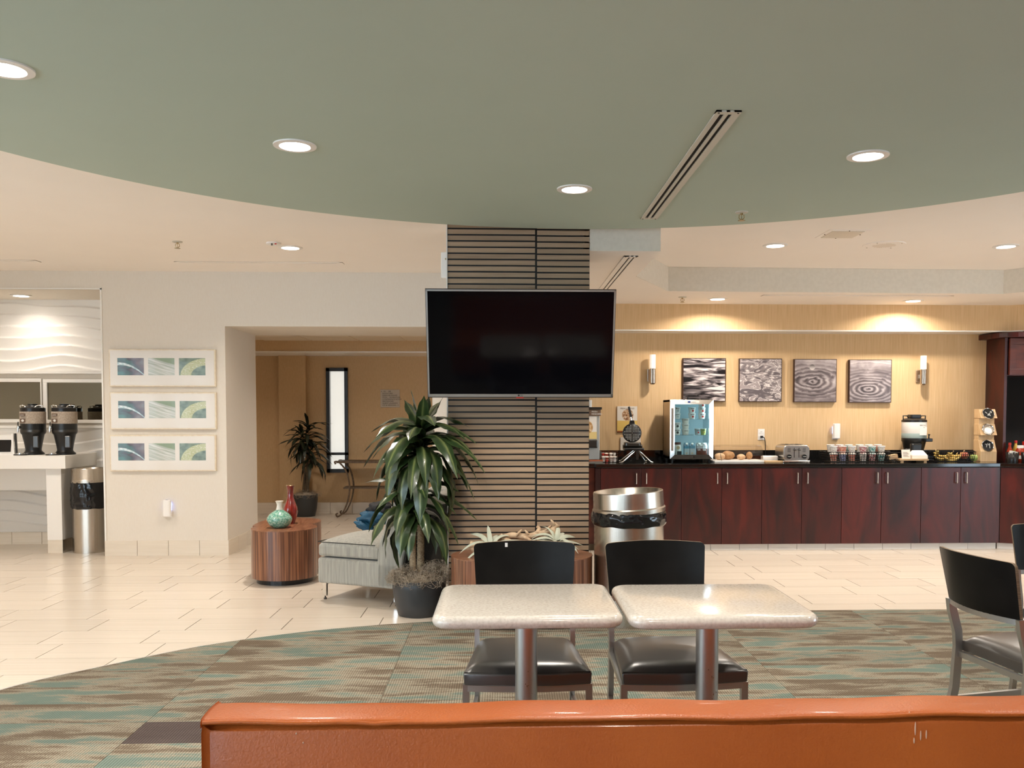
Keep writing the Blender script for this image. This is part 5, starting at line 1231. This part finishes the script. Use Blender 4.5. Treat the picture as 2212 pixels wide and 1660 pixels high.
# ---- butter dish, board, toaster
t = thing('butter_dish', 'white covered butter dish between bread case and toaster', 'dish', (2.745, 8.92, ZT + .018)); MB().prism(rrect(-.088, .088, -.05, .05, .02), 0, .012).build('plate', 'label_white', t, bevel=.003); MB().prism(rrect(-.082, .082, -.045, .045, .02), .012, .062).build('cover', 'label_white', t, bevel=.012, seg=3)
tag(MB().prism([(-.09, -.055), (.06, -.055), (.10, -.018), (.17, -.012), (.17, .012), (.10, .018), (.06, .055), (-.09, .055)], 0, .018).build('cutting_board', 'board_wood', loc=(2.735, 8.79, ZT), bevel=.003), 'small wooden paddle board in front of the butter dish', 'cutting board')
bpy.data.objects['butter_dish'].location = (2.745, 8.93, ZT)
t = thing('toaster', 'brushed steel four-slice toaster with two black dials', 'toaster', (2.975, 8.93, ZT)); w = .135
b = MB(); pf = rrect(-w, w, .018, .178, .045, 6); b.prism(pf, -.12, .16, rot('X', 90)); b.build('shell', 'steel', t, bevel=.006, smooth=35)
MB().box(-w - .003, w + .003, -.165, .125, .002, .02).build('base', 'chrome', t, bevel=.004); MB().box(-.10, .10, -.10, .10, .1775, .180).build('slot_panel', 'steel', t)
for x in (-.075, -.03, .03, .075): MB().box(x - .013, x + .013, -.095, .085, .1795, .1815).build('bread_slot', 'dark_void', t)
for x in (-.078, .078):
    k_ = MB().cyl(.022, 0, .018, 24, tr(x, -.16, .062) @ rot('X', 90)).build('dial', 'plastic_black', t); MB().box(x - .016, x + .016, -.1785, -.178, .060, .064).build('pointer', 'label_white', k_)
    for j in range(5): MB().box(x - .016, x + .016, -.1615, -.16, .108 + j * .009, .112 + j * .009).build('button_row', 'metal_dark', t)
for x in (-.024, .024):
    MB().box(x - .003, x + .003, -.1615, -.16, .05, .15).build('lever_slot', 'dark_void', t); MB().box(x - .014, x + .014, -.185, -.16, .125, .135).build('lever', 'plastic_black', t, bevel=.003)
# ---- wire basket of cereal cups
BX, BY = 3.65, 8.93
def wire_basket(name, label, cat, x0, x1, y0, y1, z0, h, flare, nx, ny, nz):
    t = thing(name, label, cat, ((x0 + x1) / 2, (y0 + y1) / 2, z0), 0, 'black wire baskets'); a, c = (x1 - x0) / 2, (y1 - y0) / 2
    def q(x, y, z): s = 1 + flare * z / h; return (x * s, y * s, z + .004)
    MB().tube([q(-a, -c, h), q(a, -c, h), q(a, c, h), q(-a, c, h)], .0042, 6, closed=True).build('rim_wire', 'wire', t)
    b = MB()
    for k in range(nz): z = h * k / nz; b.tube([q(-a, -c, z), q(a, -c, z), q(a, c, z), q(-a, c, z)], .0028, 5, closed=True)
    for k in range(nx + 1):
        x = -a + 2 * a * k / nx; b.tube([q(x, -c, h), q(x, -c, 0), q(x, c, 0), q(x, c, h)], .0028, 5)
    for k in range(ny + 1):
        y = -c + 2 * c * k / ny; b.tube([q(-a, y, h), q(-a, y, 0), q(a, y, 0), q(a, y, h)], .002, 5)
    b.build('wire_mesh', 'wire', t)['kind'] = 'stuff'
    for s in (-1, 1): MB().tube(cr_spline([q(s * a, -.04, h), (s * a * (1 + flare) + s * .03, -.035, h + .008), (s * a * (1 + flare) + s * .03, .035, h + .008), q(s * a, .04, h)], 4), .004, 6).build('handle', 'wire', t)
    return t
wire_basket('wire_basket', 'long black wire basket holding cereal cups', 'basket', 3.345, 3.945, 8.82, 9.06, ZT, .10, .08, 26, 8, 4)
prints = ['cup_print', 'cup_print_blue', 'cup_print', 'cup_print_white', 'cup_print_berry', 'cup_print_teal']; prints2 = ['cup_print_white', 'cup_print', 'cup_print_white', 'cup_print_berry', 'cup_print_teal', 'cup_print_white']
cn = {'cup_print': 'red and gold', 'cup_print_blue': 'blue', 'cup_print_white': 'white', 'cup_print_berry': 'berry red', 'cup_print_teal': 'teal'}
for lv in range(2):
    for row in range(2):
        for k in range(6):
            p = (prints, prints2)[lv][(k + 2 * row) % 6] if row else (prints, prints2)[lv][k]
            if lv == 0 and row == 1: continue
            x = 3.40 + k * .096 + (.02 if k > 2 else 0); y = 8.885 + row * .085
            who = ('front lower', 'front upper', '', 'rear upper')[lv + 2 * row]
            c = thing('cereal_cup', '%s cereal cup, %s row of wire basket, %s from toaster end' % (cn[p], who, ('first', 'second', 'third', 'fourth', 'fifth', 'sixth')[k]), 'cereal cup', (x, y, ZT + .010 + lv * .078 + row * .012), 0, 'cereal cups in the wire basket')
            MB().lathe([(.028, 0), (.038, .07)], 20).build('cup', p, c, smooth=40); MB().lathe([(.041, .07), (.041, .074), (.039, .076)], 20).build('lid', 'label_white', c)
# ---- board with boxes
tb = thing('riser_board', 'low pale wooden board under the foam box', 'board', (4.19, 8.83, ZT)); MB().box(-.15, .15, -.07, .12, .018, .034).build('top', 'board_wood', tb)
for s in (-.12, .12): MB().box(s - .015, s + .015, -.06, .11, 0, .018).build('foot', 'board_wood', tb)
t = thing('foam_box', 'white foam clamshell with sloped lid on the wooden board', 'box', (4.265, 8.85, ZT + .034)); MB().box(-.082, .082, -.06, .06, 0, .035).build('tray', 'foam', t, bevel=.004)
vs = [(-.08, -.058, .037), (.08, -.058, .037), (.08, .058, .037), (-.08, .058, .037), (-.045, -.03, .085), (.045, -.03, .085), (.045, .03, .085), (-.045, .03, .085)]; MB().add(vs, [(0, 3, 2, 1), (4, 5, 6, 7), (0, 1, 5, 4), (1, 2, 6, 5), (2, 3, 7, 6), (3, 0, 4, 7)]).build('lid', 'label_white', t, bevel=.003)
c = tag(MB().box(-.045, .045, -.003, .003, 0, .095, rot('X', -12)).build('table_card', 'mat_board', loc=(4.125, 8.80, ZT + .035)), 'cream printed table card leaning beside the foam box', 'card')
b = MB(); [b.box(-.03, .03 - .008 * (k % 3), -.0045, -.0035, .02 + k * .009, .0225 + k * .009, rot('X', -12)) for k in range(6)]; b.build('print', 'ink_brown', c)
t = thing('glass_tumbler', 'clear glass tumbler standing behind the printed table card', 'glass', (4.20, 8.93, ZT + .035)); MB().lathe([(.026, 0), (.03, .10), (.028, .10), (.024, .006)], 20).build('glass', 'tumbler', t, smooth=40)
t = thing('napkin_basket', 'flat wire tray holding kraft packets beside the cup basket', 'basket', (4.02, 8.86, ZT)); MB().box(-.045, .045, -.02, .05, .03, .075, rot('Y', -10)).build('packets', 'kraft', t); b = MB(); [b.tube([(-.06 + k * .014, -.05, .055), (-.04 + k * .018, -.075, .004), (-.04 + k * .018, .07, .004)], .0022, 5) for k in range(7)]; b.tube([(-.07, -.05, .10), (.05, -.05, .10), (.06, -.05, .06)], .004, 6); b.build('wires', 'wire', t)
# ---- drink dispenser
t = thing('drink_dispenser', 'white and black insulated drink dispenser at the fruit basket', 'drink dispenser', (4.335, 9.08, ZT))
MB().lathe([(.095, .0), (.10, .02), (.085, .04), (.095, .10), (.118, .20), (.124, .21), (.124, .24)], 40).build('base', 'plastic_black', t, smooth=40)
MB().lathe([(.124, .24), (.125, .243), (.125, .288), (.124, .29)], 40).build('grey_band', 'grey_tape', t, smooth=40); MB().lathe([(.124, .29), (.125, .293), (.125, .405), (.124, .41)], 40).build('sleeve', 'label_white', t, smooth=40)
MB().lathe([(.126, .41), (.126, .43), (.10, .445), (.07, .45)], 40).build('lid', 'plastic_black', t, smooth=40); MB().prism(rrect(-.055, .055, -.05, .05, .015), .45, .488).build('cap', 'plastic_black', t, bevel=.006)
for s in (-1, 1): MB().tube([(s * .118, 0, .43), (s * .12, 0, .475), (s * .075, 0, .475), (s * .065, 0, .45)], .007, 8).build('handle', 'plastic_black', t, smooth=60)
MB().box(.0, .075, -.127, -.10, .272, .36).build('card', 'label_white', t); text('BREATHE', .014, t, 'ink', (.0, -.1285, .372), align='LEFT'); text('tea', .009, t, 'ink_brown', (.04, -.1285, .353), align='LEFT')
MB().box(.05, .125, -.16, -.09, .205, .24).build('tap_shelf', 'plastic_black', t, bevel=.006); MB().tube([(.085, -.15, .24), (.085, -.152, .27), (.088, -.154, .285)], [.008, .006, .014], 10).build('tap_lever', 'black_gloss', t, smooth=60)
MB().box(-.09, .03, -.14, -.08, .0, .19).build('front_foot', 'plastic_black', t, bevel=.02)
# ---- fruit basket
wire_basket('fruit_basket', 'black wire fruit basket of bananas and apples', 'basket', 4.47, 4.85, 8.84, 9.06, ZT, .10, .10, 20, 9, 4)
def banana(x, y, z, rz_, lean, label):
    c = thing('banana', label, 'banana', (x, y, z), math.radians(rz_), 'bananas in the fruit basket'); P = []; rr = []
    for k in range(11): a = math.radians(-55 + 11 * k); P.append((.11 * math.sin(a), .02 * lean * k / 10, .11 * (1 - math.cos(a)))); rr.append(.016 * math.sin(PI * (k + .8) / 11.8) ** .45)
    MB().tube(P, rr, 8).build('fruit', 'banana', c, smooth=60); MB().tube([P[-1], (P[-1][0] + .012, P[-1][1], P[-1][2] + .018)], .005, 6).build('stem', 'kraft', c)
for k, q in enumerate(((4.55, 8.90, .02, 10, 1), (4.60, 8.98, .045, -20, 0), (4.67, 8.91, .03, 25, 1), (4.72, 8.95, .05, 8, 0), (4.64, 8.87, .012, -8, 1), (4.545, 9.0, .06, 70, 0))): banana(q[0], q[1], ZT + q[2], q[3], q[4], 'ripe banana in the wire fruit basket, %s' % ('beside the dispenser', 'in the middle at the back', 'beside the apples at the front', 'beside the apples on top', 'lowest at the front', 'upright with its tip raised')[k])
for x, y, z, m, lab in ((4.80, 8.92, .055, 'apple_red', 'red apple in the fruit basket, front'), (4.83, 9.0, .06, 'apple_red', 'red apple in the fruit basket, behind the other red one'), (4.875, 8.88, .035, 'apple_green', 'green apple in the fruit basket by the bamboo tower')):
    c = thing('apple', lab, 'apple', (x, y, ZT + z - .03), 0, 'apples in the fruit basket'); MB().lathe([(.004, .008), (.02, 0), (.036, .022), (.039, .045), (.03, .066), (.012, .070), (.003, .062)], 20).build('fruit', m, c, smooth=60); MB().tube([(0, 0, .062), (.004, 0, .08)], .002, 6).build('stem', 'kraft', c)
# ---- bamboo tower
t = thing('bamboo_tower', 'three-tier bamboo tower with angled steel canisters', 'organizer', (5.02, 8.93, ZT)); w = .086
for k in range(3):
    z0 = .04 + .165 * k + (.04 if k else 0) - (.04 if k else 0)
    zb_ = (.105, .275, .45)[k]; zt2 = (.225, .39, .545)[k]
    vs = [(-w, -.07, zb_), (w, -.07, zb_), (w, -.02, zt2), (-w, -.02, zt2), (-w, .07, zb_), (w, .07, zb_), (w, .07, zt2), (-w, .07, zt2)]
    MB().add(vs, [(0, 1, 2, 3), (5, 4, 7, 6), (1, 5, 6, 2), (4, 0, 3, 7), (3, 2, 6, 7), (0, 4, 5, 1)]).build('tier', 'bamboo', t, bevel=.002)
    ang = math.degrees(math.atan2(.05, zt2 - zb_)); T = tr(0, -.046, (zb_ + zt2) / 2) @ rot('X', 90 - ang)
    c = MB().lathe([(.060, -.005), (.064, .008), (.061, .012), (.056, .008)], 32, T, False, False).build('canister_rim', 'chrome', t, smooth=40)
    MB().lathe([(.058, .0), (.058, .004), (.04, .0045), (.01, .003)], 32, T).build('canister_disc', ('dark_void', 'steel', 'dark_void')[k], t, smooth=40)  # flat discs; the dark ones paint the shaded canister interiors
    R = random.Random(k)
    if k != 1:
        b = MB(); [b.box(-.012, .012, -.003, .003, 0, .003, T @ tr(R.uniform(-.03, .03), R.uniform(-.035, .02), .0045) @ rot('Z', R.uniform(0, 180))) for j in range(7)]; b.build('tea_packets', 'machine_grey', t)
    else: MB().lathe([(.04, 0), (.03, .006)], 16, T @ tr(0, -.015, .004)).build('tea_packets', 'label_white', t)
MB().box(-w + .004, w - .004, -.02, .07, 0, .50).box(-w, w, -.07, .07, .0, .105).build('core', 'bamboo', t, bevel=.002)
# ---- condiments
def caddy(x, y, label):
    t = thing('condiment_caddy', label, 'caddy', (x, y, ZT), 0, 'black condiment caddies'); n = 24; vs = []
    for j, (r, z) in enumerate(((.05, 0), (.062, .10))):
        for i in range(n): a = 2 * PI * i / n; vs.append((r * math.cos(a), r * math.sin(a), z + (.008 * math.sin(a * 6) if j else 0)))
    MB().add(vs, [(i, (i + 1) % n, n + (i + 1) % n, n + i) for i in range(n)] + [tuple(range(n))[::-1]]).build('pail', 'black_satin', t, solid=.003, smooth=40)
    MB().box(-.045, .02, -.02, .02, .085, .112, rot('Y', 12)).build('packets', 'foam', t)
caddy(5.225, 8.78, 'black condiment pail nearer the bamboo tower'); caddy(5.365, 8.75, 'black condiment pail nearer the photo edge')
def bottle(name, x, y, prof, m, cap, capm, label, cat):
    t = thing(name, label, cat, (x, y, ZT), 0, 'condiment bottles'); MB().lathe(prof, 24).build('body', m, t, smooth=40); r, z0, z1 = cap; MB().lathe([(r, z0), (r, z1 - .003), (r * .9, z1)], 20).build('cap', capm, t, smooth=40)
    rr = prof[1][0] + .0006; MB().lathe([(rr, prof[1][1] + .02), (rr, prof[1][1] + .055)], 24, None, False, False).build('label', 'label_white', t, smooth=40)
S1 = [(.028, 0), (.031, .01), (.031, .10), (.014, .15), (.012, .17)]
bottle('sauce_bottle', 5.265, 8.90, S1, 'sauce_red', (.014, .17, .195), 'red', 'slim red hot sauce bottle in front of the hutch side', 'bottle'); bottle('sauce_bottle', 5.37, 8.97, [(p[0], p[1] + (.02 if p[1] > .05 else 0)) for p in S1], 'mustard', (.015, .19, .215), 'red', 'slim amber hot sauce bottle with red cap at the back', 'bottle')
bottle('ketchup_jar', 5.36, 8.87, [(.04, 0), (.043, .01), (.043, .12), (.03, .14)], 'sauce_red', (.032, .14, .168), 'label_white', 'squat ketchup jar with pale cap', 'jar'); bottle('mustard_jar', 5.47, 8.84, [(.05, 0), (.053, .01), (.053, .12), (.045, .135)], 'mat_board', (.047, .135, .155), 'mustard', 'wide pale jar with yellow lid at the photo edge', 'jar'); bottle('jam_jar', 5.50, 8.97, [(.05, 0), (.054, .01), (.054, .16), (.05, .17)], 'sauce_red', (.053, .17, .205), 'red', 'large jar with red lid behind the yellow lidded one', 'jar')
